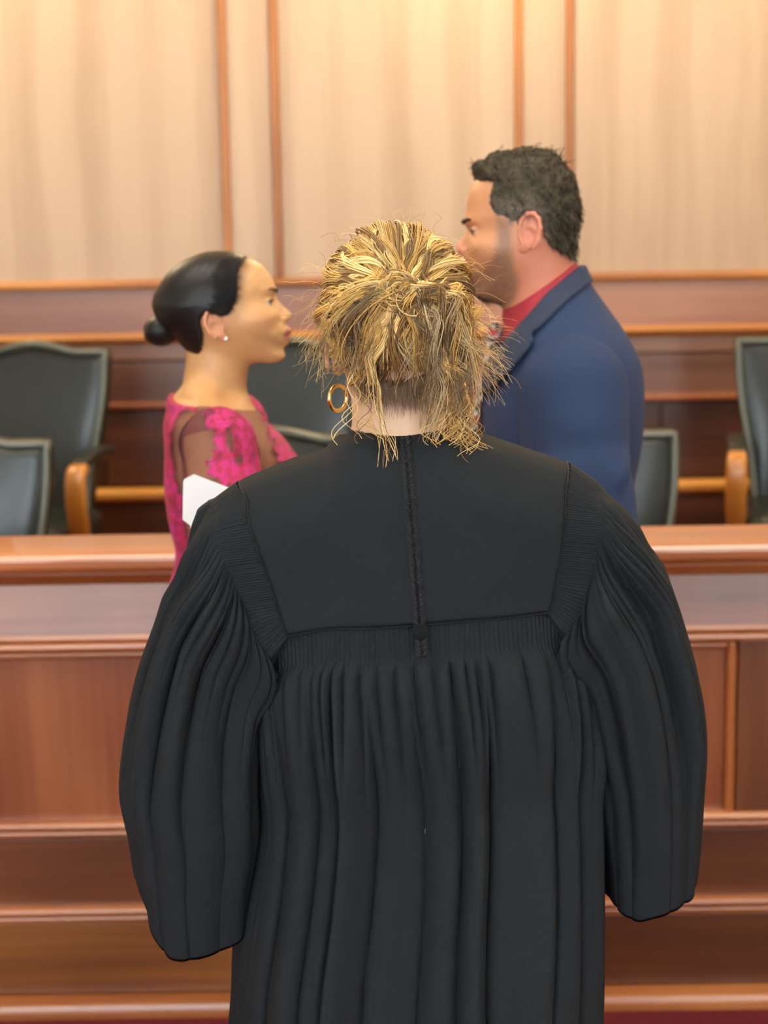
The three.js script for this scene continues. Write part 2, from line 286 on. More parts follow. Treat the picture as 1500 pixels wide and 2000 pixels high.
// panelled wall behind the jury box: tall tan fields between narrow stiles, over a dark wainscot
{
  const wall = struct(group('wall_back'), 'tan wood panelled wall above a dark wainscot', 'wall'); wall.position.set(0, 0, ROOM.back);
  mesh('backing', new THREE.BoxGeometry(2 * ROOM.x, ROOM.top, 0.2).translate(0, ROOM.top / 2, -0.12), M.bandWood, wall);
  const pairs = []; for (let k = -4; k <= 3; k++) pairs.push([-0.5635 + k * 1.0815, -0.3765 + k * 1.0815]);
  const y0 = 1.525, y1 = ROOM.top - 0.12;
  pairs.forEach(([a, b], i) => {
    if (a > ROOM.x || b < -ROOM.x) return;
    mesh('stile', board(b - a - 0.03, y1 - y0, 0.022, 0.002, 'y').translate((a + b) / 2, (y0 + y1) / 2, -0.006), M.wallWood, wall);
    for (const x of [a, b]) mesh('trim', board(0.030, y1 - y0, 0.034, 0.012, 'y').translate(x, (y0 + y1) / 2, 0.008), M.trimWood, wall);
    const c = pairs[i + 1]?.[0] ?? ROOM.x; mesh('panel', board(Math.min(c, ROOM.x) - b - 0.028, y1 - y0, 0.02, 0.004, 'y').translate((b + Math.min(c, ROOM.x)) / 2, (y0 + y1) / 2, -0.012), M.wallWood, wall);
  });
  const L = 2 * ROOM.x;
  mesh('cornice', board(L, 0.14, 0.08, 0.02).translate(0, ROOM.top - 0.07, 0.02), M.trimWood, wall);
  mesh('base_trim', moulding([[0, -0.018], [0.012, -0.018], ...arc(0.012, 0, 0.018, -90, 90), [0, 0.018]], L).translate(0, 1.512, 0), M.trimWood, wall);
  mesh('frieze', board(L, 0.165, 0.03, 0.002).translate(0, 1.412, -0.002), M.bandWood, wall);
  mesh('ledge', moulding([[0, -0.03], [0.03, -0.03], [0.05, -0.012], ...arc(0.085, 0.0, 0.013, -90, 90), [0, 0.013]], L).translate(0, 1.318, 0), M.trimWood, wall);
  mesh('apron', board(L, 0.062, 0.05, 0.006).translate(0, 1.262, 0.005), M.bandWood, wall);
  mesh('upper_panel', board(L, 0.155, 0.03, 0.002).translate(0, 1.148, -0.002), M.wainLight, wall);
  mesh('bead', moulding([[0, -0.014], ...arc(0.012, 0, 0.014, -90, 90), [0, 0.014]], L).translate(0, 1.060, 0.012), M.boxWood, wall);
  const dp = []; for (let x = -ROOM.x; x < ROOM.x - 0.1; x += 1.05) dp.push(x);
  dp.forEach((x) => mesh('lower_panel', board(1.046, 0.285, 0.028, 0.003).translate(x + 0.525, 0.900, -0.002), M.wainWood, wall));
  mesh('chair_rail', moulding([[0, -0.026], [0.02, -0.026], ...arc(0.024, 0, 0.022, -80, 80), [0, 0.026]], L).translate(0, 0.722, 0.01), M.armWood, wall);
  mesh('skirting', board(L, 0.34, 0.03, 0.003).translate(0, 0.515, -0.002), M.wainWood, wall);
}

// raised floor of the jury box
{
  const p = struct(group('jury_box_floor'), 'carpeted stepped platform inside the jury box', 'platform');
  mesh('lower_step', metreUv(new THREE.BoxGeometry(2 * ROOM.x - 0.02, 0.12, 1.42).translate(0, 0.06, -4.25), 'x'), M.carpet, p);
  mesh('upper_step', metreUv(new THREE.BoxGeometry(2 * ROOM.x - 0.02, 0.30, 1.26).translate(0, 0.15, -5.60), 'x'), M.carpet, p);
}

// low panelled front of the jury box
{
  const b = tag(group('jury_box_front'), 'low mahogany panelled partition of the jury box behind the couple', 'partition'); b.position.set(0, 0, -3.46);
  const L = 2 * ROOM.x - 0.04;
  mesh('backing', board(L, 0.985, 0.05, 0.002).translate(0, 0.4925, -0.03), M.deepWood, b);
  mesh('cap_rail', moulding([[-0.15, -0.022], [0.055, -0.022], ...arc(0.06, 0.0, 0.022, -90, 90, 10), [-0.15, 0.022]], L).translate(0, 1.006, 0), M.capWood, b);
  mesh('cap_moulding', moulding([[-0.02, -0.014], [0.022, -0.014], [0.045, 0.010], [0.045, 0.02], [-0.02, 0.02]], L).translate(0, 0.966, 0), M.mouldWood, b);
  mesh('frieze', board(L, 0.122, 0.035, 0.002).rotateX(-0.22).translate(0, 0.896, 0.004), M.friezeWood, b);   // leans back under the cap, a tilt added to mirror the windows
  for (const y of [0.836, 0.817]) mesh('bead', moulding([[0, -0.010], ...arc(0.02, 0, 0.010, -90, 90, 6), [0, 0.010]], L).translate(0, y, 0.008), M.mouldWood, b);
  // fields between stiles
  const stiles = [-2.96, -1.15, 0.812, 2.62];
  for (const x of stiles) mesh('stile', board(0.125, 0.395, 0.04, 0.004, 'y').translate(x, 0.612, 0.006), M.deepWood, b);
  const edges = [-L / 2, ...stiles, L / 2];
  for (let i = 0; i < edges.length - 1; i++) {
    const x0 = edges[i] + (i ? 0.0625 : 0), x1 = edges[i + 1] - (i < edges.length - 2 ? 0.0625 : 0), w = x1 - x0, c = (x0 + x1) / 2;
    const n = Math.max(1, Math.round(w / 0.6)); for (let k = 0; k < n; k++) mesh('panel', board(w / n - 0.001, 0.395, 0.02, 0.001, 'y').translate(x0 + (k + 0.5) * w / n, 0.612, 0.0), M.boxWood, b);
    for (const s of [-1, 1]) mesh('panel_moulding', board(0.024, 0.395, 0.03, 0.011, 'y').translate(c + s * (w / 2 - 0.012), 0.612, 0.012), M.mouldWood, b);
    mesh('panel_moulding', board(w - 0.04, 0.016, 0.03, 0.007).translate(c, 0.798, 0.012), M.mouldWood, b);
  }
  for (const [y, m] of [[0.420, M.mouldWood], [0.404, M.boxWood]]) mesh('bead', moulding([[0, -0.009], ...arc(0.022, 0, 0.009, -90, 90, 6), [0, 0.009]], L).translate(0, y, 0.010), m, b);
  mesh('plank', board(L, 0.155, 0.045, 0.003).translate(0, 0.316, 0.010), M.deepWood, b);
  for (const [y, r, z] of [[0.233, 0.010, 0.038], [0.213, 0.011, 0.030]]) mesh('bead', moulding([[0, -r], ...arc(z, 0, r, -90, 90, 6), [0, r]], L).translate(0, y, 0.008), M.mouldWood, b);
  for (let k = 0; k < 4; k++) mesh('plank', board(L / 4 - 0.002, 0.162, 0.05, 0.003).translate(-L / 2 + (k + 0.5) * L / 4, 0.120, 0.012), M.deepWood, b);
  mesh('base_shoe', moulding([[0, 0], [0.075, 0], ...arc(0.062, 0.022, 0.013, 0, 90, 5), [0, 0.036]], L).translate(0, 0.001, 0.012), M.mouldWood, b);
}

// ------------------------------------------------------------------ leather swivel chairs of the jury
function makeChair() {
  const c = group('jury_chair');
  // five-legged swivel base
  const legShape = () => board(0.045, 0.035, 0.27, 0.012, 'z').translate(0, 0, 0.155);
  for (let k = 0; k < 5; k++) {
    const a = k * Math.PI * 0.4 + 0.3, lg = mesh('leg', legShape().rotateX(0.12).rotateY(a).translate(0, 0.095, 0), M.armWood, c);
    mesh('caster', new THREE.TorusGeometry(0.018, 0.010, 8, 16).rotateY(a + 0.6).translate(Math.sin(a) * 0.275, 0.0285, Math.cos(a) * 0.275), M.black, lg);
  }
  mesh('column', new THREE.LatheGeometry([[0.0, 0.05], [0.045, 0.05], [0.05, 0.09], [0.035, 0.12], [0.026, 0.14], [0.026, 0.33], [0.05, 0.35], [0.12, 0.365], [0.12, 0.375], [0, 0.375]].map((p) => new THREE.Vector2(...p)), 24), M.black, c);
  // seat cushion
  const sup = (a, e) => Math.sign(a) * Math.pow(Math.abs(a), e);
  mesh('seat', sew(grid(64, 20, (u, v) => {
    const a = u * Math.PI * 2, b = (v - 0.5) * Math.PI, r = Math.pow(Math.cos(b), 0.3), x = sup(Math.cos(a), 0.35), z = sup(Math.sin(a), 0.35);
    return [0.255 * x * r, 0.435 + 0.06 * sup(Math.sin(b), 0.6) + (v > 0.5 ? 0.012 * (1 - x * x) * (1 - z * z) : 0), 0.02 + 0.25 * z * r];
  }, 1.5, 0.4), 64, 20), M.leather, c);
  // padded backrest with a raised crest, leaning back a little
  const topY = (x) => 1.015 + 0.030 * Math.pow(Math.max(0, Math.cos(clamp(x / 0.155, -1, 1) * Math.PI / 2)), 1.4);
  const lean = (y) => -0.205 - (y - 0.42) * 0.16;
  const hw = (y) => mix(0.205, 0.262, smooth(y, 0.45, 0.95));
  mesh('backrest', sew(grid(96, 40, (u, v) => {
    const a = u * Math.PI * 2, x0 = sup(Math.cos(a), 0.28), z0 = sup(Math.sin(a), 0.5), yb = mix(0.43, 1.0, v), x = x0 * hw(yb), y = mix(0.43, topY(x), v), end = Math.pow(clamp(Math.min(v, 1 - v) / 0.05), 0.5);
    const pad = z0 > 0 ? 0.050 + 0.016 * Math.cos(x0 * 1.4) * Math.sin(v * Math.PI) : 0.030;
    return [x * mix(0.97, 1, end), y, lean(y) + z0 * pad * end - 0.02 * (1 - x0 * x0) * 0.6];
  }, 1.2, 0.6), 96, 40), M.leather, c);
  // rolled edge round the front of the back
  const edge = []; for (let k = 0; k <= 20; k++) { const y = mix(0.46, 1.005, k / 20); edge.push(V(-hw(y) + 0.012, y, lean(y) + 0.046)); }
  for (let k = 1; k < 24; k++) { const x = mix(-0.250, 0.250, k / 24); edge.push(V(x, topY(x) - 0.012, lean(1.0) + 0.040)); }
  for (let k = 20; k >= 0; k--) { const y = mix(0.46, 1.005, k / 20); edge.push(V(hw(y) - 0.012, y, lean(y) + 0.046)); }
  mesh('piping', tube(edge, 0.0115, 8), M.piping, c);
  // arms: bent wooden support and leather pad
  for (const s of [-1, 1]) {
    const arm = group('arm', c), pts = [[0.275, 0.668, 0.150], [0.278, 0.655, 0.205], [0.279, 0.59, 0.222], [0.277, 0.50, 0.200], [0.268, 0.41, 0.14], [0.255, 0.375, 0.05]].map(([x, y, z]) => V(s * x, y, z));
    const cv = new THREE.CatmullRomCurve3(pts), n = 26;
    mesh('support', sew(grid(12, n, (u, v) => {
      const p = cv.getPoint(v), t = cv.getTangent(v), nrm = V(0, -t.z, t.y).normalize(), a = u * Math.PI * 2, w = 0.029 * (1 + 0.15 * Math.sin(v * Math.PI)), d = 0.019;
      const cx = sup(Math.cos(a), 0.6) * w, cz = sup(Math.sin(a), 0.6) * d; return [p.x + cx, p.y + nrm.y * cz, p.z + nrm.z * cz];
    }, 0.2, 0.4), 12, n), M.armWood, arm);
    mesh('pad', sew(grid(24, 20, (u, v) => {
      const a = u * Math.PI * 2, e = Math.pow(clamp(Math.min(v, 1 - v) / 0.1), 0.45), y = 0.672 + 0.016 * Math.sin(v * 3); return [s * (0.275 - 0.02 * (1 - v)) + 0.032 * sup(Math.cos(a), 0.6) * e, y + 0.017 * sup(Math.sin(a), 0.6) * e, mix(-0.26, 0.195, v)];
    }, 0.2, 0.45), 24, 20), M.leather, arm);
  }
  return c;
}
{
  const proto = makeChair();
  const spots = [
    [-1.210, 0.30, -5.36, -0.12, 'dark green leather jury chair with raised crest at the left edge of the back row', 'back row of jury chairs'],
    [-0.285, 0.30, -5.36, 0.10, 'green leather jury chair whose back shows between the bride and the blond judge', 'back row of jury chairs'],
    [1.424, 0.30, -5.36, -0.15, 'green leather jury chair with wooden arm cut by the right edge of the photo', 'back row of jury chairs'],
    [-1.165, 0.12, -4.24, 0.02, 'front row jury chair with blue grey sheen cut by the left edge of the photo', 'front row of jury chairs'],
    [-0.305, 0.12, -4.24, 0.02, 'dark front row jury chair hidden behind the bride in magenta', 'front row of jury chairs'],
    [0.560, 0.12, -4.24, 0.05, 'front row jury chair with pale sheen showing beside the blue suit jacket', 'front row of jury chairs'],
  ];
  spots.forEach(([x, y, z, a, label, g], i) => {
    const c = i ? proto.clone() : proto; if (i) { c.name = numbered('jury_chair'); scene.add(c); }
    c.position.set(x, y + 0.001, z); c.rotation.y = a; c.userData = {}; tag(c, label, 'chair', g);
  });
}

// ------------------------------------------------------------------ lamps (all above the frame)
{
  const glow = (r, g, b, k) => new THREE.MeshStandardMaterial({ color: 0xffffff, roughness: 0.5, emissive: new THREE.Color().setRGB(r, g, b), emissiveIntensity: k });
  const panels = [[-2.0, 1.3], [2.0, 1.3], [-1.25, -2.3], [1.25, -2.3]], panelGlow = glow(1, 0.90, 0.74, 1.2);
  panels.forEach(([x, z], i) => {
    const p = tag(group('ceiling_light'), ['square ceiling light panel over the public side, left', 'square ceiling light panel over the public side, right', 'square ceiling light panel before the jury box, left', 'square ceiling light panel before the jury box, right'][i], 'ceiling light');
    p.position.set(x, ROOM.top, z);
    const fr = new THREE.Shape([[-0.65, -0.65], [0.65, -0.65], [0.65, 0.65], [-0.65, 0.65]].map((q) => new THREE.Vector2(...q))); fr.holes.push(new THREE.Path([[-0.6, -0.6], [-0.6, 0.6], [0.6, 0.6], [0.6, -0.6]].map((q) => new THREE.Vector2(...q))));
    mesh('frame', new THREE.ExtrudeGeometry(fr, { depth: 0.05, bevelEnabled: false }).rotateX(Math.PI / 2), M.plaster, p);
    mesh('diffuser', new THREE.BoxGeometry(1.198, 0.02, 1.198).translate(0, -0.02, 0), panelGlow, p);
    const l = new THREE.RectAreaLight(new THREE.Color().setRGB(1, 0.90, 0.74), CEILING_PANEL, 1.18, 1.18); l.position.set(0, -0.04, 0); l.lookAt(0, -5, 0); l.rotation.set(-Math.PI / 2, 0, 0); p.add(l);
  });
  const bulb = glow(1, 0.80, 0.48, 3);
  [[-1.9, -5.45], [0.32, -5.45], [2.5, -5.45]].forEach(([x, z], i) => {
    const p = tag(group('pendant_lamp'), ['brass pendant lamp with opal globe over the left jurors', 'brass pendant lamp with opal globe over the middle of the jury box', 'brass pendant lamp with opal globe over the right jurors'][i], 'pendant lamp');
    p.position.set(x, ROOM.top, z);
    mesh('canopy', new THREE.LatheGeometry([[0, 0], [0.07, 0], [0.065, -0.02], [0.02, -0.04], [0, -0.04]].map((q) => new THREE.Vector2(...q)), 24), M.brass, p);
    mesh('rod', new THREE.CylinderGeometry(0.008, 0.008, 0.62, 10).translate(0, -0.34, 0), M.brass, p);
    mesh('holder', new THREE.LatheGeometry([[0, -0.63], [0.03, -0.64], [0.06, -0.68], [0.06, -0.70], [0, -0.70]].map((q) => new THREE.Vector2(...q)), 24), M.brass, p);
    mesh('globe', new THREE.SphereGeometry(0.15, 32, 20).translate(0, -0.83, 0), bulb, p);
    const l = new THREE.PointLight(new THREE.Color().setRGB(1, 0.80, 0.48), PENDANT * 1.0, 0, 2); l.position.set(0, -0.83, 0); l.castShadow = true; l.shadow.radius = 7; p.add(l);
  });
}

// head of the bride; the judge's head has the same build
const HEAD_W = {
  T: 0.082,
  poly: [[0.047, 1.634], [0.061, 1.630], [0.078, 1.620], [0.090, 1.605], [0.097, 1.590], [0.099, 1.580], [0.098, 1.569], [0.101, 1.563], [0.110, 1.552], [0.122, 1.541], [0.128, 1.532], [0.125, 1.524], [0.117, 1.519], [0.119, 1.513], [0.127, 1.509], [0.127, 1.502], [0.1215, 1.4965], [0.124, 1.489], [0.118, 1.479], [0.111, 1.474], [0.114, 1.465], [0.112, 1.456], [0.103, 1.450], [0.086, 1.448], [0.065, 1.449], [0.040, 1.445], [0.0, 1.440], [-0.035, 1.452], [-0.058, 1.475], [-0.085, 1.502], [-0.105, 1.530], [-0.111, 1.556], [-0.106, 1.578], [-0.096, 1.593], [-0.080, 1.609], [-0.060, 1.624], [-0.040, 1.632], [-0.020, 1.638], [0.003, 1.640], [0.028, 1.638]],
  width: (z, y) => {
    let w = mix(0.062, 0.0735, smooth(y, 1.455, 1.555)); w *= 1 - 0.34 * smooth(z, 0.045, 0.11) * smooth(y, 1.52, 1.47);
    const nose = smooth(y, 1.514, 1.522) * smooth(y, 1.585, 1.565), ub = mix(0.106, 0.096, smooth(y, 1.52, 1.57)); w *= mix(1, mix(0.25, 0.17, smooth(y, 1.525, 1.565)), nose * smooth(z - ub, -0.006, 0.008));
    const lips = smooth(y, 1.474, 1.480) * smooth(y, 1.519, 1.512); w *= mix(1, 0.62, lips * smooth(z, 0.100, 0.126)); return w;
  },
};

// ------------------------------------------------------------------ bodies: fields in (x across, y up, z = the way the person faces)
function handBones(wrist, dir, palm, thumb, curl = 0.5, k = 1) {
  const W = V(...wrist), d = V(...dir).normalize(), n = V(...palm); n.addScaledVector(d, -n.dot(d)).normalize(); const s = V().crossVectors(d, n).normalize().multiplyScalar(thumb), out = [];
  const arr = (p) => [p.x, p.y, p.z];
  [[0.026, 0.088, 0.094], [0.009, 0.094, 0.104], [-0.009, 0.090, 0.097], [-0.025, 0.080, 0.078]].forEach(([o, l, len], i) => {
    const kn = W.clone().addScaledVector(d, l * k).addScaledVector(s, o * k); out.push([arr(W.clone().addScaledVector(s, o * 0.5 * k)), 0.015 * k, arr(kn), 0.0115 * k]);
    let p = kn, a = 0.15; [0.45, 0.31, 0.24].forEach((q, j) => { a += curl * (0.75 + 0.1 * i); const e = p.clone().addScaledVector(d, Math.cos(a) * len * q * k).addScaledVector(n, Math.sin(a) * len * q * k); out.push([arr(p), (0.0095 - 0.0008 * j) * k, arr(e), (0.0087 - 0.0008 * j) * k]); p = e; });
  });
  let p = W.clone().addScaledVector(s, 0.020 * k).addScaledVector(d, 0.02 * k), a = 0.85;
  [[0.042, 0.0135], [0.034, 0.0105], [0.027, 0.0095]].forEach(([l, r], j) => { const e = p.clone().addScaledVector(d, Math.cos(a) * l * k).addScaledVector(s, Math.sin(a) * l * k).addScaledVector(n, (0.25 + 0.3 * curl) * l * k); out.push([arr(p), r * k, arr(e), (r - 0.001) * k]); p = e; a -= 0.35; });
  return out;
}
function bodyField(o) {
  const T = table(o.torso.slice().sort((a, b) => a[0] - b[0])), lo = Math.min(...o.torso.map((r) => r[0])), hi = Math.max(...o.torso.map((r) => r[0]));
  const torso = (x, y, z) => { const [c, a, b] = T(y), e = (Math.hypot((z - c) / a, x / b) - 1) * Math.min(a, b); return smax(e, Math.max(lo - y, y - hi), 0.02); };
  const hands = (o.hands ?? []).map((h) => ({ at: h[0], bones: handBones(...h) }));
  const f = (x, y, z) => {
    let d = torso(x, y, z);
    for (const [a, ra, b, rb] of o.bones) d = smin(d, bone(x, y, z, a, ra, b, rb), 0.025);
    for (const h of hands) { const q = ball(x, y, z, h.at, 0.22); if (q > 0.05) { d = Math.min(d, q); continue; } let e = 1; for (const [a, ra, b, rb] of h.bones) e = smin(e, bone(x, y, z, a, ra, b, rb), 0.005); d = smin(d, e, 0.012); }
    return d;
  };
  f.torso = torso; return f;
}
// a head drawn as its side outline with a width given at every place of it
function headField(o) {
  const sd = outline(o.poly);
  return (x, y, z) => { const w = o.width(z, y), t = -sd(z, y) / o.T; return (Math.hypot(Math.max(0, 1 - t), x / w) - 1) * Math.min(o.T, w) * 0.9; };
}
function earField({ c, down, size, out }) {
  const L = Math.hypot(...down), ez = down[0] / L, ey = down[1] / L, fz = -ey, fy = ez, s = size / 0.062;      // (ez, ey): down the ear; (fz, fy): towards the face
  const pt = (a, b, q) => [out + q * s, c[1] + (ey * a + fy * b) * s, c[0] + (ez * a + fz * b) * s], rim = [];
  for (let k = 0; k <= 9; k++) { const t = mix(-0.35, 1.32, k / 9) * Math.PI; rim.push(pt(-Math.sin(t) * 0.0255 - 0.004 + (k > 7 ? 0.004 : 0), Math.cos(t) * 0.0155, 0.0105 - Math.cos(t) * 0.0065)); }
  const mid = pt(0.0, 0, 0), lobe = pt(0.0245, 0.007, 0.002), hole = pt(0.002, 0.001, 0.0125), tragus = pt(0.004, 0.0135, 0.002);
  return (x, y, z) => {
    const ax = Math.abs(x); if (Math.hypot(ax - mid[0], y - mid[1], z - mid[2]) > 0.07 * s) return 0.03;
    const dz = (z - mid[2]) / s, dy = (y - mid[1]) / s, a = dz * ez + dy * ey, b = dz * fz + dy * fy, q = (ax - out) / s;
    let d = (Math.hypot(a / 0.026, b / 0.0155, (q - 0.0025 + b * 0.4) / 0.0052) - 1) * 0.0052 * s;
    for (let k = 0; k < rim.length - 1; k++) d = smin(d, bone(ax, y, z, rim[k], 0.0031 * s, rim[k + 1], 0.0031 * s), 0.003);
    d = smin(d, ball(ax, y, z, lobe, 0.0066 * s), 0.005); d = smax(d, -ball(ax, y, z, hole, 0.0105 * s), 0.003); return smin(d, ball(ax, y, z, tragus, 0.0036 * s), 0.003);
  };
}
// one skin mesh: the body on a coarse grid, head and upper part on a fine one
function bodyGeometry(f, boxes, colour) { return paint(mergeGeometries(boxes.map(([lo, hi, h, own]) => nets(own ?? f, lo, hi, h))), colour); }
function eyeGeometry(c, r, toward) {
  const g = new THREE.SphereGeometry(r, 24, 16).translate(...c), t = V(...toward).normalize();
  return paint(g, (x, y, z) => { const a = (x - c[0]) * t.x + (y - c[1]) * t.y + (z - c[2]) * t.z; return a > r * 0.955 ? [0.004, 0.003, 0.003] : a > r * 0.84 ? [0.05, 0.022, 0.010] : [0.70, 0.66, 0.60]; });
}

// the two women's faces: sockets, brow, lids, nostril wings and cheeks on the common head
const womanSkull = headField(HEAD_W), EYE = [0.0315, 1.556, 0.0825];
function womanFace(x, y, z) {
  let h = womanSkull(x, y, z); const ax = Math.abs(x), [EX, EY, EZ] = EYE; if (z < 0.03) return h;
  h = smax(h, -egg(ax, y, z, [EX + 0.002, EY, EZ + 0.0165], [0.016, 0.0105, 0.0105]), 0.008);
  h = smin(h, bone(ax, y, z, [0.012, 1.577, 0.0935], 0.005, [0.040, 1.576, 0.080], 0.005), 0.010);
  h = smin(h, bone(ax, y, z, [EX - 0.012, EY + 0.004, EZ + 0.0105], 0.003, [EX + 0.011, EY + 0.004, EZ + 0.006], 0.003), 0.003);
  h = smin(h, bone(ax, y, z, [EX - 0.012, EY - 0.006, EZ + 0.0095], 0.0026, [EX + 0.011, EY - 0.005, EZ + 0.005], 0.0026), 0.003);
  h = smin(h, ball(ax, y, z, [0.0125, 1.5255, 0.1115], 0.0065), 0.006);
  return smin(h, egg(ax, y, z, [0.043, 1.527, 0.062], [0.022, 0.020, 0.022]), 0.020);
}
const womanMouth = (x, y, z) => smooth(Math.hypot((y - 1.4985) / 0.0145, x / 0.024), 1.05, 0.8) * smooth(z, 0.101, 0.106);
function womanFeatures(parent, place, browMaterial) {
  const [EX, EY, EZ] = EYE;
  for (const s of [-1, 1]) {
    mesh('eye', place(eyeGeometry([s * EX, EY, EZ], 0.0118, [s * 0.12, 0.05, 1])), M.eye, parent);
    mesh('eyebrow', place(tube([V(s * 0.010, 1.5755, 0.1015), V(s * 0.020, 1.579, 0.0985), V(s * 0.032, 1.5795, 0.0925), V(s * 0.044, 1.574, 0.082)], (t) => 0.0030 * (1 - 0.65 * t), 8, 14)), browMaterial, parent);
    mesh('eyelashes', place(tube([V(s * (EX - 0.010), EY + 0.003, EZ + 0.0125), V(s * EX, EY + 0.0055, EZ + 0.0142), V(s * (EX + 0.012), EY + 0.002, EZ + 0.0075)], 0.0014, 6, 10)), M.hairBlack, parent);
  }
}

// ------------------------------------------------------------------ the judge, seen from behind
const judge = tag(group('person'), 'person in black judge robe with messy blond updo and gold hoop earrings, seen from behind', 'person');
judge.position.set(0.03, 0, -2.03);
{
  const SEAM_L = [[-0.209, 1.369], [-0.195, 1.353], [-0.192, 1.326], [-0.177, 1.283], [-0.165, 1.247], [-0.156, 1.214], [-0.149, 1.194]];
  const SEAM_R = [[0.197, 1.387], [0.189, 1.359], [0.186, 1.322], [0.182, 1.285], [0.176, 1.254], [0.171, 1.229], [0.166, 1.217]];
  const BOT = [[-0.149, 1.194], [-0.099, 1.204], [-0.038, 1.207], [0.009, 1.210], [0.060, 1.213], [0.121, 1.215], [0.166, 1.217]];
  const TOP = [[-0.209, 1.369], [-0.196, 1.376], [-0.167, 1.387], [-0.142, 1.397], [-0.103, 1.409], [-0.093, 1.419], [-0.080, 1.428], [-0.067, 1.432], [-0.010, 1.431], [0.047, 1.433], [0.060, 1.433], [0.080, 1.428], [0.106, 1.420], [0.139, 1.408], [0.197, 1.387]];
  const topY = table(TOP), botY = table(BOT);
  const zBack = (x, y) => {
    const ax = Math.abs(x), full = 0.112 * (1 - 0.35 * Math.pow(ax / 0.2, 2.2)), rim = 0.046 * (1 - smooth(Math.abs(x + 0.010), 0.056, 0.088)), d = topY(x)[0] - y, e = 1 - clamp(d / 0.085);
    return mix(rim, full, Math.sqrt(Math.max(0, 1 - e * e))) + 0.003 * (fbm(x * 9, y * 9, 4, 2) - 0.5) * 2;
  };
  const robe = group('robe', judge); robe.userData.label = 'black gathered judge robe with flat yoke and bell sleeves';
  // yoke: a flat panel bounded by the two armhole seams, the gather seam and the shoulder line
  const cl = along(SEAM_L.slice().reverse()), cr = along(SEAM_R.slice().reverse()), cb = along(BOT), ct = along(TOP);
  const coons = (s, t) => {
    const l = cl(t), r = cr(t), b = cb(s), p = ct(s), L0 = cl(0), L1 = cl(1), R0 = cr(0), R1 = cr(1);
    return [0, 1].map((k) => (1 - s) * l[k] + s * r[k] + (1 - t) * b[k] + t * p[k] - ((1 - s) * (1 - t) * L0[k] + s * (1 - t) * R0[k] + (1 - s) * t * L1[k] + s * t * R1[k]));
  };
  const lip = (s, t) => { const e = Math.min(s * 0.36, (1 - s) * 0.36, t * 0.2), k = clamp(e / 0.006); return -0.006 * (1 - Math.sqrt(1 - (1 - k) * (1 - k))); };
  mesh('yoke', grid(120, 70, (s, t) => { const [x, y] = coons(s, t), r = 0.0015 * (noise(s * 40, t * 4, 9) - 0.5) * smooth(t, 0.2, 0); return [x, y, zBack(x, y) + (0.0055 + lip(s, t)) * smooth(t, 1, 0.93) + r]; }, 0.36, 0.22), M.robe, robe);
  mesh('front_yoke', grid(80, 40, (s, t) => { const [x, y0] = coons(s, t), dip = 0.075 * Math.exp(-Math.pow((x + 0.01) / 0.055, 4)) * smooth(t, 0.55, 1), y = y0 - dip; return [x, y, -(zBack(x, y0) * 0.95 + 0.004 * smooth(t, 1, 0.93))]; }, 0.36, 0.22), M.robe, robe);
  mesh('neck_band', tube(Array.from({ length: 41 }, (_, i) => { const a = Math.PI * (0.02 + 0.96 * i / 40), x = -0.010 - Math.cos(a) * 0.059; return V(x, 1.4325 - 0.003 * Math.abs(Math.cos(a)), 0.006 + 0.046 * Math.sin(a)); }), 0.0032, 8), M.robeTrim, robe);
  for (const S of [SEAM_L, SEAM_R]) { const c = along(S), o = []; for (let i = 0; i <= 30; i++) { const [x, y] = c(i / 30); o.push(V(x, y, zBack(x, y) + 0.0012)); } mesh('seam', tube(o, 0.0018, 6), M.robeTrim, robe); }
  { const o = []; for (let i = 0; i <= 40; i++) { const [x, y] = cb(i / 40); o.push(V(x, y - 0.0005, zBack(x, y) + 0.0012)); } mesh('seam', tube(o, 0.0018, 6), M.robeTrim, robe); }

  // braid down the middle of the back, and its covered button
  {
    const pts = []; for (let i = 0; i <= 104; i++) { const t = i / 104, x = mix(-0.004, 0.0125, t), y = mix(1.428, 1.176, t); pts.push([x, y, zBack(x, y) + (y > 1.212 ? 0.0080 : 0.0065 + 0.006 * smooth(y, 1.212, 1.19))]); }
    mesh('braid_ribbon', grid(8, 104, (u, v) => { const p = pts[Math.round(v * 104)], a = (u - 0.5) * 2; return [p[0] + a * 0.0072, p[1], p[2] - 0.0008 * a * a]; }, 0.014, 0.25), M.robeTrim, robe);
    const one = new THREE.SphereGeometry(1, 7, 5), all = [];
    pts.forEach(([x, y, z], i) => { if (i % 1) return; for (const s of [-1, 1]) all.push(one.clone().scale(0.0046, 0.00115, 0.0024).rotateZ(s * 0.75).translate(x + s * 0.0031, y + (s > 0 ? 0.0012 : 0), z + 0.0008)); });
    mesh('braid', mergeGeometries(all), M.braid, robe);
    const b = new THREE.LatheGeometry([[0, 0.0075], [0.003, 0.0072], [0.006, 0.006], [0.0088, 0.0042], [0.0104, 0.001], [0.0102, -0.0015], [0.0085, -0.003]].map((p) => new THREE.Vector2(...p)), 28).rotateX(Math.PI / 2);
    mesh('button', b.translate(0.0105, 1.2035, zBack(0.01, 1.2) + 0.0105), M.robe, robe);
  }

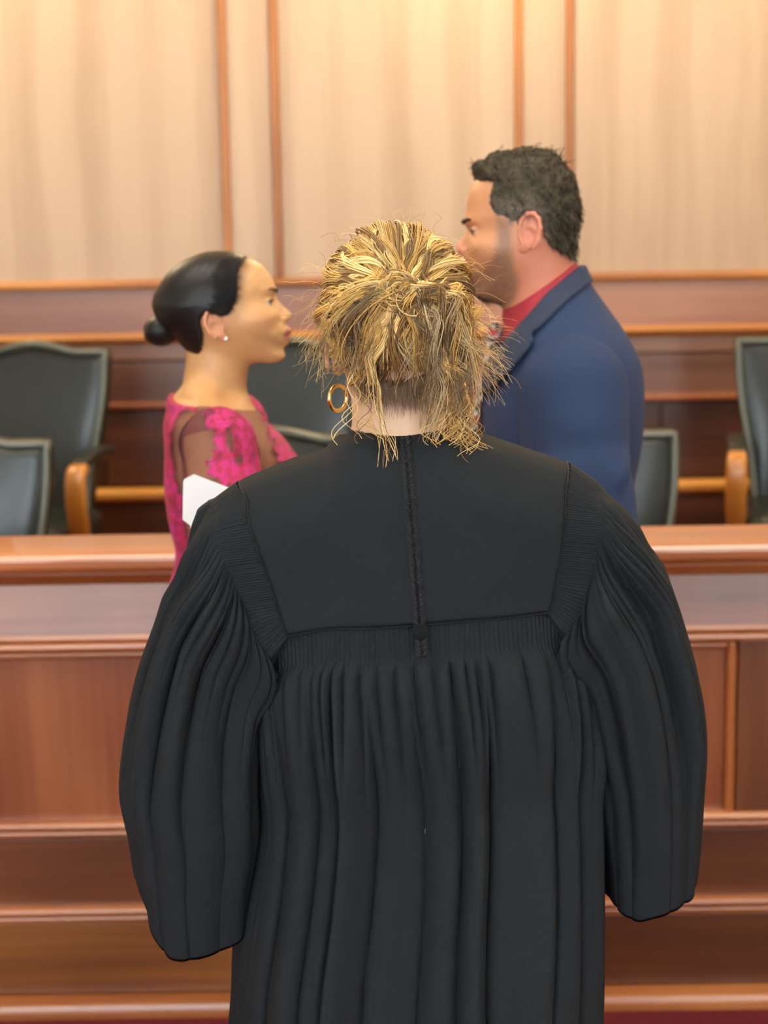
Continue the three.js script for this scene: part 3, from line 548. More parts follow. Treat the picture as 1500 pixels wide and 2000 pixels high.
  // gathered body of the robe
  const ring = (() => { const n = 2400, e = 2 / 2.8, q = (t) => { const s = Math.sin(t), c = Math.cos(t); return [Math.sign(s) * Math.pow(Math.abs(s), e), Math.sign(c) * Math.pow(Math.abs(c), e)]; }, L = [0]; let p = q(0);
    for (let i = 1; i <= n; i++) { const r = q(i / n * 2 * Math.PI); L.push(L[i - 1] + Math.hypot((r[0] - p[0]) * 0.2, (r[1] - p[1]) * 0.13)); p = r; }
    return (u) => { const w = (u - Math.floor(u)) * L[n]; let a = 0, b = n; while (b - a > 1) { const m = a + b >> 1; if (L[m] <= w) a = m; else b = m; } return q((a + (w - L[a]) / (L[b] - L[a] + 1e-12)) / n * 2 * Math.PI); }; })();
  const size = table([[0.12, -0.006, 0.270, 0.198], [0.45, -0.003, 0.246, 0.176], [0.67, 0.004, 0.228, 0.160], [0.75, 0.007, 0.225, 0.154], [0.886, 0.018, 0.213, 0.140], [0.974, 0.022, 0.205, 0.132], [1.08, 0.0175, 0.196, 0.122], [1.15, 0.012, 0.190, 0.113], [1.25, 0.008, 0.188, 0.106]]);
  // pleats: broad rounded ridges and narrow valleys at uneven spacing
  const swell = (w, k, seed, deep) => { const q = w * k, i = Math.floor(q), h = hash3(((i % k) + k) % k, seed, 3), s = 0.5 - 0.5 * Math.cos(2 * Math.PI * q); return Math.pow(s, 0.75) * (1 - deep + deep * h); };
  const pleat = (w, k, seed, deep = 0.55) => { const q = w * k, i = Math.floor(q), h = hash3(((i % k) + k) % k, seed, 3), s = Math.abs(Math.sin(Math.PI * q)); return Math.pow(s, 0.40) * (1 - deep + deep * h); };
  const wrapNoise = (w, f, s) => { const a = w * 2 * Math.PI; return noise(Math.cos(a) * f + 20, Math.sin(a) * f + 20, s) - 0.5; };
  mesh('skirt', sew(grid(1200, 130, (u, v) => {
    const w0 = 0.5 + u, r0 = ring(w0), [c0, a0] = size(1.2), x0 = c0 + r0[0] * a0, back = r0[1] > 0;
    const yt = back ? botY(clamp(x0, -0.149, 0.166))[0] - 0.03 * smooth(Math.abs(x0 - 0.008), 0.15, 0.19) : mix(1.19, 1.235, smooth(-r0[1], 0.2, 0.6));
    const y = yt - v * (yt - 0.12), q = clamp((yt - y) / 0.5), drop = yt - y;
    const w = w0 + 0.034 * wrapNoise(w0, 2.4, 1) + 0.010 * wrapNoise(w0, 7, 12) + 0.022 * q * wrapNoise(w0, 2.6, 2 + q * 1.5), mod = 0.55 + 0.9 * (wrapNoise(w0, 5, 17) + 0.5);
    const [c, a, b] = size(y), p = ring(w0);
    const g0 = pleat(w0 + 0.0012 * wrapNoise(w0, 9, 8), 176, 1, 0.3), g1 = pleat(w, 54, 2, 0.8), g2 = (0.75 * pleat(w + 0.004, 23, 5, 0.45) + 0.35 * swell(w * 1.0 + 0.02, 11, 6, 0.5)) * mod;
    let h = 0.0036 * g0 * (1 - smooth(drop, 0.035, 0.065)) + (0.022 * g1) * smooth(drop, 0.036, 0.056) * (1 - 0.92 * smooth(drop, 0.07, 0.24)) + 0.056 * g2 * smooth(drop, 0.045, 0.20) - 0.042 * smooth(drop, 0.04, 0.24);
    h += 0.010 * smooth(drop, 0.034, 0.075) + 0.012 * q * wrapNoise(w0, 3.2, 7 + q);
    const nx = p[0] / a, nz = p[1] / b, l = Math.hypot(nx, nz) || 1;
    return [c + p[0] * a + nx / l * h, y, p[1] * b + nz / l * h];
  }, 1.1, 1.05, (t) => t < 0.35 ? t / 0.35 * 0.09 : 0.09 + 0.91 * Math.pow((t - 0.35) / 0.65, 1.25)), 1200, 130), M.robe, robe);

  // bell sleeves: fluted where they are gathered into the armhole seams, then falling straight down in folds
  const arms2 = [
    { seam: SEAM_L, side: -1, seed: 11,
      out: table([[0.74, -0.345], [0.842, -0.355], [0.909, -0.361], [0.975, -0.369], [1.066, -0.354], [1.139, -0.335], [1.198, -0.311], [1.256, -0.288], [1.314, -0.257], [1.362, -0.215], [1.40, -0.19]]),
      inn: table([[0.74, -0.213], [0.839, -0.202], [0.915, -0.187], [0.99, -0.184], [1.07, -0.178], [1.116, -0.170], [1.17, -0.160], [1.25, -0.168], [1.33, -0.190], [1.40, -0.19]]),
      end: table([[0, 0.862], [0.06, 0.866], [0.10, 0.842], [0.13, 0.820], [0.16, 0.796], [0.20, 0.770], [0.28, 0.770], [0.38, 0.782], [0.46, 0.805], [0.5, 0.82], [1, 0.862]]) },
    { seam: SEAM_R, side: 1, seed: 31,
      out: table([[0.74, 0.352], [0.80, 0.358], [0.875, 0.363], [0.965, 0.366], [1.033, 0.367], [1.10, 0.358], [1.176, 0.337], [1.23, 0.318], [1.285, 0.295], [1.339, 0.262], [1.378, 0.205], [1.41, 0.18]]),
      inn: table([[0.74, 0.255], [0.839, 0.250], [0.914, 0.243], [0.969, 0.236], [1.03, 0.222], [1.097, 0.210], [1.137, 0.200], [1.19, 0.178], [1.25, 0.176], [1.33, 0.186], [1.41, 0.18]]),
      end: table([[0, 0.896], [0.07, 0.888], [0.10, 0.850], [0.14, 0.838], [0.22, 0.824], [0.30, 0.812], [0.38, 0.818], [0.46, 0.826], [0.5, 0.832], [1, 0.896]]) },
  ];
  const deep = table([[0.74, 0.086, -0.042], [0.84, 0.104, -0.040], [0.95, 0.116, -0.032], [1.08, 0.116, -0.022], [1.20, 0.106, -0.012], [1.30, 0.092, -0.004], [1.38, 0.060, 0.0]]);
  for (const { seam: SEAM, side, seed, out, inn, end } of arms2) {
    const cs = along(SEAM), e = SEAM[SEAM.length - 1], ze = zBack(...e), VB = 0.10;
    const seam = (s) => {
      if (s <= 0.4) { const [x, y] = cs(s / 0.4); return [x, y, zBack(x, y) - 0.0005]; } if (s >= 0.6) { const [x, y] = cs((1 - s) / 0.4); return [x, y, -zBack(x, y) * 0.95]; }
      const t = (s - 0.4) / 0.2; return [e[0] + side * 0.016 * Math.sin(t * Math.PI), e[1] - 0.05 * Math.sin(t * Math.PI), mix(ze, -ze * 0.95, t)];
    };
    const point = (s, v) => {
      const m = Math.min(s, 1 - s) / 0.4, k = seam(s), under = smooth(m, 1.0, 1.15);
      const ang = mix(mix(-0.62, -0.12, smooth(m, 0, 0.35)), -0.95, smooth(m, 0.75, 1.05)), band = 0.040 * (1 - 0.6 * under);
      const S1 = [k[0] + side * Math.cos(ang) * band, k[1] + Math.sin(ang) * band, k[2] * (1 - 0.10 * smooth(m, 0.3, 0))], f = 2 * Math.PI * s, c = Math.cos(f), q = Math.sin(f);
      const slice = (y) => { const o = out(y)[0], i = inn(y)[0], [r2, zc] = deep(y), cc = Math.sign(c) * Math.pow(Math.abs(c), 0.85), qq = Math.sign(q) * Math.pow(Math.abs(q), 0.85); return [(o + i) / 2 + (o - i) / 2 * cc, zc + r2 * qq]; };
      const t = Math.max(0, v - VB) / (1 - VB), ye = end(s)[0] + 0.15 * Math.pow(Math.max(0, -q), 1.5), drop = t * (S1[1] - ye), y = S1[1] - drop, [sx, sz] = slice(y), b = smooth(drop, 0.0, 0.11);
      let p = v < VB ? k.map((a, j) => mix(a, S1[j], v / VB)) : [mix(S1[0], sx, b), y, mix(S1[2], sz, b)];
      const w = s + 0.050 * wrapNoise(s, 2.0, seed) + 0.014 * wrapNoise(s, 6, seed + 13) + 0.02 * t * wrapNoise(s, 1.8, seed + 3 + t * 1.2), on = smooth(v, VB * 0.9, VB * 1.25);
      const g0 = pleat(s, 150, seed, 0.3), g1 = pleat(w, 46, seed + 1, 0.85), g2 = 0.65 * pleat(w + 0.013, 15, seed + 2, 0.75) + 0.4 * swell(w + 0.02, 9, seed + 4, 0.7);
      let h = 0.0036 * g0 * (1 - on) + on * (0.015 * g1 * (1 - 0.97 * smooth(drop, 0.03, 0.20)) + 0.052 * g2 * smooth(drop, 0.0, 0.07) * (1 - 0.78 * smooth(drop, 0.16, 0.42)) - 0.024 * smooth(drop, 0.02, 0.10) * (1 - 0.85 * smooth(drop, 0.16, 0.42)) + 0.007) + 0.012 * smooth(drop, 0.1, 0.3) * wrapNoise(s, 2.2, seed + 5 + t * 2);
      h *= mix(1, 0.35, Math.pow(Math.max(0, c), 3) * smooth(drop, 0.02, 0.10));
      const nx = side * c, nz = q, l = Math.hypot(nx, nz) || 1; return [p[0] + nx / l * h, p[1] + 0.4 * h * (1 - on) * 0, p[2] + nz / l * h];
    };
    mesh('sleeve', sew(grid(820, 112, (u, v) => {
      const s = u === 1 ? 0.75 : (u + 0.75) % 1, vv = v * 1.08; if (vv <= 1) return point(s, vv);
      const p = point(s, 1), y = p[1], cx = (out(y)[0] + inn(y)[0]) / 2, k = (vv - 1) / 0.08; return [mix(p[0], cx, 0.10 * k), p[1] + 0.07 * k, mix(p[2], -0.04, 0.10 * k)];
    }, 0.75, 0.62, (t) => t < 0.34 ? t / 0.34 * 0.22 : 0.22 + 0.78 * (t - 0.34) / 0.66), 820, 112), M.robe, robe);
  }

  // body under the robe: head, neck, arms with hands, legs
  const shift = 0.004, ear = earField({ c: [-0.003, 1.519 + shift], down: [0.012, -0.05], size: 0.058, out: 0.070 });
  const arms = [[[-0.175, 1.325, 0.0], 0.046, [-0.275, 1.04, 0.02], 0.036], [[-0.275, 1.04, 0.02], 0.036, [-0.17, 1.10, 0.27], 0.025], [[0.195, 1.315, 0.0], 0.046, [0.265, 1.03, 0.03], 0.036], [[0.265, 1.03, 0.03], 0.036, [0.222, 1.150, 0.270], 0.025]];
  const legs = []; for (const s of [-1, 1]) legs.push([[s * 0.09, 0.88, 0.0], 0.085, [s * 0.085, 0.48, 0.01], 0.055], [[s * 0.085, 0.48, 0.01], 0.053, [s * 0.08, 0.12, -0.02], 0.034], [[s * 0.08, 0.085, -0.02], 0.034, [s * 0.085, 0.055, 0.12], 0.026]);
  const body = bodyField({
    torso: [[1.42, 0.0, 0.05, 0.06], [1.39, 0.0, 0.062, 0.13], [1.34, 0.0, 0.085, 0.165], [1.24, 0.005, 0.092, 0.160], [1.10, 0.0, 0.085, 0.135], [0.95, -0.005, 0.105, 0.165], [0.82, -0.005, 0.10, 0.165]],
    bones: [...arms, ...legs, [[0.011, 1.38, -0.004], 0.058, [0.011, 1.53, 0.005], 0.0545]],
    hands: [[[-0.17, 1.10, 0.27], [0.35, 0.2, 1], [0.6, 0.6, 0], 1, 0.55, 0.92], [[0.222, 1.150, 0.270], [0.02, 0.55, 0.80], [-0.3, 0.6, -0.5], -1, 0.30, 0.95]],
  });
  const f = (x, y, z) => { let d = body(x, y, z); if (y > 1.38) { const hx = x - 0.012, hz = z - 0.018; d = smin(d, womanFace(hx, y - shift, hz), 0.02); d = Math.min(d, ear(hx, y, hz)); } return d; };
  const tone = (x, y, z) => { const m = womanMouth(x - 0.012, y - shift, z - 0.018); if (m > 0.4) return [0.42, 0.12, 0.11]; const n = fbm(x * 40, y * 40, z * 40, 2) - 0.5, r = smooth(Math.abs(x - 0.012), 0.062, 0.085) * smooth(y, 1.46, 1.5) * 0.35; return [0.70 + n * 0.05, 0.445 - r * 0.16 + n * 0.04, 0.290 - r * 0.12 + n * 0.03]; };
  mesh('body', bodyGeometry(f, [[[-0.34, 0.0, -0.16], [0.34, 1.375, 0.30], 0.011], [[-0.125, 1.36, -0.13], [0.15, 1.68, 0.17], 0.0035]], tone).rotateY(Math.PI), M.skin, judge);
  womanFeatures(judge, (g) => g.translate(0.012, shift, 0.018).rotateY(Math.PI), new THREE.MeshStandardMaterial({ color: 0x6b4a22, roughness: 0.8 }));
  for (const s of [-1, 1]) mesh('shoe', nets((x, y, z) => smax(smin(bone(x, y, z, [s * 0.08, 0.05, -0.035], 0.036, [s * 0.088, 0.03, 0.145], 0.030), bone(x, y, z, [s * 0.08, 0.02, -0.05], 0.022, [s * 0.08, 0.02, -0.04], 0.022), 0.02), 0.003 - y, 0.004), [s * 0.085 - 0.07, -0.01, -0.11], [s * 0.085 + 0.07, 0.12, 0.20], 0.006).rotateY(Math.PI), M.black, judge);

  // hair: a cap on the scalp, locks drawn up to the knot, curls falling from it
  const R = rng(77), HC = [-0.012, 1.573, 0.0], HR = [0.087, 0.095, 0.094], hairTone = () => { const t = R(), b = 0.85 + 0.55 * R(); const c = t < 0.28 ? [0.22, 0.120, 0.036] : t < 0.70 ? [0.58, 0.355, 0.095] : [0.80, 0.57, 0.24]; return c.map((v) => v * b); }, ashTone = () => { const t = R(), b = 0.7 + 0.6 * R(); return (t < 0.35 ? [0.20, 0.135, 0.070] : t < 0.75 ? [0.40, 0.28, 0.135] : [0.60, 0.46, 0.25]).map((v) => v * b); };
  const hair = group('hair', judge);
  mesh('scalp_hair', paint(nets((x, y, z) => smax(egg(x, y, z, HC, HR) + 0.004 * (fbm(x * 50, y * 50, z * 50, 3) - 0.5), Math.max(-(y - 1.485), (-z - 0.03) - (y - 1.56) * 0.9), 0.01), [-0.12, 1.46, -0.12], [0.10, 1.69, 0.12], 0.004), (x, y, z) => { const n = fbm(x * 60, y * 20, z * 60, 3); return [0.24 * (0.5 + n), 0.145 * (0.5 + n), 0.042 * (0.5 + n)]; }), M.hairBlond, hair);
  const K = V(-0.005, 1.603, 0.103), unit = (p) => V((p.x - HC[0]) / HR[0], (p.y - HC[1]) / HR[1], (p.z - HC[2]) / HR[2]), real = (q, r) => V(HC[0] + q.x * (HR[0] + r), HC[1] + q.y * (HR[1] + r), HC[2] + q.z * (HR[2] + r)), KU = unit(K).normalize();
  const locks = bag(), gauss = () => (R() + R() + R() - 1.5) * 1.15;
  for (let i = 0; i < 330; i++) {
    let q; do { q = V(R() * 2 - 1, R() * 2 - 1, R() * 2 - 1); } while (q.lengthSq() > 1 || q.lengthSq() < 0.05 || q.y / q.length() < -0.86 || (q.z / q.length() < -0.25 && q.y / q.length() < 0.25) || (q.z / q.length() < 0.0 && q.y / q.length() < -0.2));
    q.normalize(); if (q.dot(KU) > 0.93) continue;
    const A = (0.03 + 0.13 * R() * R()) * (R() < 0.5 ? -1 : 1), fr = 0.4 + 1.5 * R(), ph = R() * 6.3, base = 0.001 + 0.007 * R(), lift = 0.015 * R() * R(), tone = hairTone(), wide = 0.025 + 0.045 * R();
    for (let j = 0; j < 11; j++) {
      const s0 = q.clone().add(V(gauss() * wide, gauss() * wide, gauss() * wide)).normalize(), ang = Math.acos(clamp(s0.dot(KU), -1, 1)), side = V().crossVectors(s0, KU).normalize(), n = 16, pts = [], r0 = base + 0.0025 * R(), end = 0.84 + 0.16 * R(), A1 = A * (0.8 + 0.4 * R()), p1 = ph + gauss() * 0.35;
      for (let k = 0; k <= n; k++) { const t = k / n * end, s = Math.sin(ang), p = s0.clone().multiplyScalar(Math.sin((1 - t) * ang) / s).addScaledVector(KU, Math.sin(t * ang) / s); const wv = A1 * Math.sin(2 * Math.PI * fr * t + p1) * Math.sin(Math.PI * Math.min(1, t + 0.08)); p.addScaledVector(side, wv).normalize(); pts.push(real(p, r0 + lift * Math.sin(Math.PI * t) + 0.004 * Math.cos(2 * Math.PI * fr * t + p1) * (Math.abs(A) > 0.08 ? 1 : 0.3) + 0.007 * t * t)); }
      const rr = 0.0005 + 0.0007 * R(), m = 0.75 + 0.5 * R(); tubeInto(locks, pts, (t) => rr * (0.45 + 0.55 * Math.sin(Math.PI * clamp(t * 0.85 + 0.12))), 3, tone.map((v) => v * m));
    }
  }
  mesh('drawn_back_locks', unbag(locks), M.hairBlond, hair).userData.kind = 'stuff';
  const tail = bag();
  const push = (p) => { const u = unit(p), l = u.length(); if (p.y > 1.50 && l < 1.07) { u.multiplyScalar(1.07 / l); p.set(HC[0] + u.x * HR[0], HC[1] + u.y * HR[1], HC[2] + u.z * HR[2]); } else if (p.y <= 1.50) { const d = Math.hypot(p.x + 0.011, p.z) / 0.064; if (d < 1) { p.x = -0.011 + (p.x + 0.011) / d; p.z /= d; } } return p; };
  for (let i = 0; i < 150; i++) {
    const lobe = R(), t0 = R(); let ex, ey, ez = 0.086 + 0.012 * gauss(), bx;
    if (lobe < 0.32) { ex = mix(-0.092, -0.040, R()); ey = mix(1.570, 1.492, t0); bx = mix(-0.070, -0.030, R()); } else if (lobe < 0.50) { ex = mix(-0.040, 0.025, R()); ey = mix(1.560, 1.490, t0); bx = ex * 0.8; } else { ex = mix(0.018, 0.086, R()); ey = mix(1.555, 1.430, t0); bx = mix(0.025, 0.075, R()); ez -= 0.012 * t0; }
    const a = K.clone().add(V(gauss() * 0.015, gauss() * 0.011 - 0.003, gauss() * 0.005)), b = K.clone().add(V(bx, 0.006 + gauss() * 0.014, 0.016 + 0.022 * R())), d = V(ex, ey, ez), c = V(ex * 1.08 + gauss() * 0.010, mix(a.y, d.y, 0.45) + 0.012, ez + 0.012 + 0.010 * gauss());
    const cv = new THREE.CubicBezierCurve3(a, b, c, d), n = 24, amp = 0.004 + 0.019 * R() * R(), fr = 1.0 + 2.0 * R(), ph = R() * 6.3, hand = R() < 0.5 ? -1 : 1, tone = ey < 1.52 && R() < 0.75 ? ashTone() : hairTone(), loose = 0.0025 + 0.004 * R();
    for (let j = 0; j < 12; j++) {
      const o = V(gauss(), gauss(), gauss()).multiplyScalar(loose), pts = [], a1 = amp * (0.75 + 0.5 * R()), p1 = ph + gauss() * 0.4, cut = 0.8 + 0.25 * R(), rr = 0.00045 + 0.0006 * R(), m = 0.75 + 0.5 * R();
      for (let k = 0; k <= n; k++) { const t = k / n * cut, p = cv.getPoint(Math.min(1, t)), w = a1 * Math.pow(t, 0.6), th = hand * 2 * Math.PI * fr * t + p1; if (t > 1) p.y -= (t - 1) * 0.08; p.x += w * Math.cos(th); p.z += w * Math.sin(th) * 0.8; p.y += w * 0.7 * Math.sin(th + 1); p.addScaledVector(o, 0.35 + 1.1 * t); pts.push(push(p)); }
      tubeInto(tail, pts, (t) => rr * (1 - 0.65 * t), 3, tone.map((v) => v * m));
    }
  }
  for (let i = 0; i < 46; i++) { const pts = [], ox = gauss() * 0.010, oy = gauss() * 0.008, r = 0.007 + 0.012 * R(), p0 = R() * 6.3, tw = 3 + 3 * R(), tone = hairTone(), tilt = gauss() * 0.5; for (let k = 0; k <= 18; k++) { const th = p0 + k / 18 * tw; pts.push(V(K.x + ox + r * Math.cos(th) * 1.15, K.y + oy + r * Math.sin(th), K.z + 0.006 + 0.012 * R() * 0.2 + 0.010 * Math.sin(th * 0.5 + tilt) + 0.004 * tilt)); } tubeInto(tail, pts, 0.0008, 3, tone); }
  mesh('falling_curls', unbag(tail), M.hairBlond, hair).userData.kind = 'stuff';
  const fly = bag();
  const free = (p, dir, len, curl, r = 0.00019) => { const n = 22, pts = [], ph = R() * 6.3, fr = r > 0.00038 ? 0.9 + 1.5 * R() : 0.4 + 1.1 * R(), s = V().crossVectors(dir, V(0.3, 0.5, 0.8)).normalize(); for (let k = 0; k <= n; k++) { const t = k / n; pts.push(p.clone().addScaledVector(dir, len * t).addScaledVector(s, curl * (Math.sin(2 * Math.PI * fr * t + ph) - Math.sin(ph)) * t).add(V(curl * 0.5 * (Math.cos(2 * Math.PI * fr * t + ph) - Math.cos(ph)) * t, -0.25 * len * t * t, 0))); } tubeInto(fly, pts, r, 3, hairTone()); };
  for (let i = 0; i < 150; i++) { const u = V(gauss(), 0.2 + gauss(), gauss() * 0.7).normalize(), d = u.clone().multiplyScalar(0.35).add(V(gauss() * 0.5, gauss() * 0.5, gauss() * 0.4)).normalize(); free(real(u, 0.006), d, 0.025 + 0.03 * R(), 0.010 * R()); }
  for (let i = 0; i < 110; i++) free(V(-0.088 - 0.006 * R(), 1.545 + 0.07 * R(), -0.01 + 0.05 * R()), V(-0.35 + 0.2 * gauss(), -0.5 + 0.5 * gauss(), 0.3 * gauss()).normalize(), 0.03 + 0.035 * R(), 0.008 * R(), 0.00015);
  for (let i = 0; i < 120; i++) free(V(0.070 + 0.008 * R(), 1.515 + 0.055 * R(), 0.04 + 0.04 * R()), V(0.4 + 0.3 * gauss(), -0.3 + 0.5 * gauss(), 0.2 * gauss()).normalize(), 0.03 + 0.03 * R(), 0.010 * R(), 0.00016);
  for (let i = 0; i < 70; i++) free(V(mix(0.035, 0.072, R()), 1.475 + 0.02 * R(), 0.070 + 0.015 * R()), V(0.15 * gauss(), -1, 0.15 * gauss()).normalize(), 0.050 + 0.025 * R(), 0.016, 0.00042);
  for (let i = 0; i < 11; i++) free(V(mix(-0.062, -0.045, R()), 1.52 + 0.01 * R(), 0.072), V(0.05 * gauss(), -1, 0.05).normalize(), 0.065 + 0.02 * R(), 0.014, 0.0005);
  for (let i = 0; i < 14; i++) free(V(-0.045 + 0.006 * gauss(), 1.525, 0.095), V(0.22 + 0.08 * gauss(), -1, 0.05).normalize(), 0.10 + 0.03 * R(), 0.006, 0.0004);
  for (let i = 0; i < 760; i++) {                                                   // short hair of the nape, lying on the neck
    const a = clamp(gauss() * 0.8, -1.25, 1.25), y0 = 1.536 - 0.030 * R(), len = 0.036 + 0.026 * R() - 0.008 * Math.abs(a), dx = 0.10 * gauss(), wob = 0.004 * gauss(), pts = [];
    for (let k = 0; k <= 8; k++) { const t = k / 8, th = a + dx * t + wob * 8 * Math.sin(t * 5), r = 0.0605 + 0.0012 * R() * 0.3 + (0.002 + 0.003 * (i % 7) / 7) * (0.3 + t * (i % 11 ? 0.3 : 1.6)); pts.push(V(-0.011 + r * Math.sin(th), y0 - len * t, r * Math.cos(th) - 0.001)); }
    const c = [0.20, 0.115, 0.055].map((v) => v * (0.6 + 0.8 * R())); tubeInto(fly, pts, (t) => 0.0005 * (1 - 0.6 * t), 3, c);
  }
  mesh('flyaway_strands', unbag(fly), M.hairBlond, hair).userData.kind = 'stuff';

  // jewellery
  for (const [x, y, z, a] of [[-0.084, 1.471, 0.012, 0.85], [0.066, 1.473, 0.012, -1.15]]) mesh('hoop_earring', new THREE.TorusGeometry(0.0155, 0.0025, 12, 40).rotateY(a).translate(x, y, z), M.gold, judge);
  const beads = []; for (let i = 0; i < 15; i++) { const a = mix(-0.12, Math.PI * 0.93, i / 14), r = i % 3 ? 0.0045 : 0.0065; beads.push(new THREE.SphereGeometry(r, 14, 10).translate(0.006 + 0.066 * Math.cos(a), 1.447 - 0.05 * Math.max(0, Math.sin(a)), -0.012 - 0.062 * Math.sin(a))); }
  mesh('bead_necklace', mergeGeometries(beads), M.black, judge);
}

// white sheets the judge holds up in front of her
{
  const p = tag(group('paper_sheets'), 'bright white sheets of paper held in front of the bride sleeve', 'paper'); p.position.set(-0.213, 1.203, -2.375);
  for (let k = 0; k < 3; k++) {
    const s = new THREE.Shape([[-0.068, -0.06], [0.080, -0.105], [0.085, 0.068], [-0.061, 0.128], [-0.075, 0.121], [-0.078, 0.064], [-0.067, 0.055]].map((q) => new THREE.Vector2(...q)));
    mesh('sheet', new THREE.ExtrudeGeometry(s, { depth: 0.0006, bevelEnabled: false }).translate(-0.001 * k, -0.0015 * k, -0.0015 * k), M.paper, p);
  }
}

// ------------------------------------------------------------------ the bride, in profile facing right
{
  const p = tag(group('person'), 'person with dark hair in a low bun wearing a magenta lace dress, facing right', 'person');
  p.position.set(-0.285, 0, -2.95); p.rotation.y = Math.PI / 2;
  const skull = womanSkull, ear = earField({ c: [-0.002, 1.519], down: [0.019, -0.047], size: 0.055, out: 0.0685 });
  const legs = []; for (const s of [-1, 1]) legs.push([[s * 0.085, 0.86, 0.02], 0.085, [s * 0.075, 0.46, 0.064], 0.054], [[s * 0.075, 0.46, 0.060], 0.053, [s * 0.07, 0.30, 0.044], 0.050], [[s * 0.07, 0.30, 0.044], 0.048, [s * 0.068, 0.10, 0.040], 0.031], [[s * 0.068, 0.085, 0.040], 0.031, [s * 0.075, 0.045, 0.180], 0.024]);
  const arms = []; for (const s of [-1, 1]) arms.push([[s * 0.146, 1.318, 0.006], 0.056, [s * 0.183, 1.22, 0.016], 0.062], [[s * 0.183, 1.22, 0.016], 0.061, [s * 0.196, 1.07, -0.005], 0.041], [[s * 0.196, 1.07, -0.005], 0.039, [s * 0.075, 1.03, 0.150], 0.025]);
  const body = bodyField({
    torso: [[1.395, -0.020, 0.066, 0.080], [1.375, -0.020, 0.072, 0.125], [1.345, -0.012, 0.086, 0.158], [1.30, 0.006, 0.102, 0.158], [1.25, 0.014, 0.114, 0.150], [1.18, 0.000, 0.096, 0.138], [1.10, -0.006, 0.080, 0.124], [1.00, -0.012, 0.100, 0.155], [0.90, -0.014, 0.112, 0.175], [0.80, -0.010, 0.100, 0.168]],
    bones: [...arms, ...legs, [[0, 1.375, -0.022], 0.058, [0, 1.44, -0.008], 0.0485], [[0, 1.44, -0.008], 0.0485, [0, 1.50, -0.012], 0.048], [[-0.05, 1.395, -0.030], 0.030, [-0.145, 1.352, -0.008], 0.028], [[0.05, 1.395, -0.030], 0.030, [0.145, 1.352, -0.008], 0.028]],
    hands: [[[-0.075, 1.03, 0.150], [0.15, 0.05, 1], [0.5, -0.8, 0], 1, 0.4, 0.92], [[0.075, 1.03, 0.150], [-0.15, 0.05, 1], [-0.5, -0.8, 0], -1, 0.4, 0.92]],
  });
  const f = (x, y, z) => { const d = body(x, y, z); return y < 1.38 ? d : smin(d, womanFace(x, y, z), 0.010); };
  const tone = (x, y, z) => {
    const n = (fbm(x * 60, y * 60, z * 60, 2) - 0.5) * 0.06, ck = Math.exp(-(Math.pow((y - 1.522) / 0.022, 2) + Math.pow((z - 0.07) / 0.03, 2))), m = womanMouth(x, y, z), er = smooth(Math.abs(x), 0.068, 0.074) * smooth(y, 1.48, 1.5) * smooth(z, 0.03, 0.02);
    let c = [0.60 + n + ck * 0.03 + er * 0.06, 0.325 + n * 0.7 - ck * 0.015 - er * 0.02, 0.135 + n * 0.4 + er * 0.03]; c = c.map((v, k) => mix(v, [0.36, 0.085, 0.070][k], m * 0.8));
    const sc = smooth(z - 0.036 - (y - 1.56) * 0.25, 0.02, -0.004) * smooth(y, 1.55, 1.565); return c.map((v) => v * (1 - 0.55 * sc));       // fine hairs at the temple
  };
  mesh('body', bodyGeometry(f, [[[-0.27, 0.0, -0.16], [0.27, 1.345, 0.36], 0.010], [[-0.22, 1.335, -0.14], [0.22, 1.66, 0.15], 0.0035], [[-0.10, 1.48, -0.04], [-0.055, 1.56, 0.04], 0.0015, ear], [[0.055, 1.48, -0.04], [0.10, 1.56, 0.04], 0.0015, ear]], tone), M.skin, p);
  womanFeatures(p, (g) => g, M.hairBlack);
  for (const s of [-1, 1]) {
    mesh('earring', new THREE.SphereGeometry(0.0036, 14, 10).translate(s * 0.0765, 1.4965, 0.017), new THREE.MeshPhysicalMaterial({ color: 0xf2f2f0, roughness: 0.08, metalness: 0.3 }), p);
  }
  // smooth hair and bun
  const shell = headField({ T: 0.090, width: (z, y) => 0.0815, poly: [[0.052, 1.636], [0.028, 1.6455], [0.003, 1.647], [-0.022, 1.645], [-0.046, 1.638], [-0.069, 1.626], [-0.089, 1.610], [-0.104, 1.591], [-0.114, 1.575], [-0.119, 1.556], [-0.116, 1.541], [-0.107, 1.520], [-0.093, 1.503], [-0.080, 1.494], [-0.066, 1.478], [-0.050, 1.461], [-0.035, 1.452], [0.02, 1.45], [0.09, 1.50], [0.095, 1.60], [0.078, 1.619]] });
  const line = outline([[0.050, 1.66], [0.050, 1.634], [0.042, 1.617], [0.038, 1.601], [0.040, 1.584], [0.038, 1.568], [0.030, 1.552], [0.022, 1.538], [0.009, 1.535], [-0.011, 1.543], [-0.026, 1.528], [-0.024, 1.509], [-0.026, 1.485], [-0.035, 1.458], [-0.060, 1.44], [-0.17, 1.44], [-0.17, 1.70], [0.05, 1.70]]);
  const BUN = [0, 1.508, -0.105];
  const comb = (x, y, z) => { const a = Math.atan2(y - BUN[1], z - BUN[2]); return 0.0007 * (noise(a * 55, x * 22, 3) - 0.5) + 0.0005 * (noise(a * 120, x * 40, 8) - 0.5); };
  const hair = group('hair', p);
  mesh('smooth_hair', nets((x, y, z) => smax(shell(x, y, z) + comb(x, y, z), line(z, y) + 0.004 * (noise(z * 300, y * 300, 2) - 0.5), 0.006), [-0.09, 1.43, -0.14], [0.09, 1.66, 0.08], 0.003), M.hairBlack, hair);
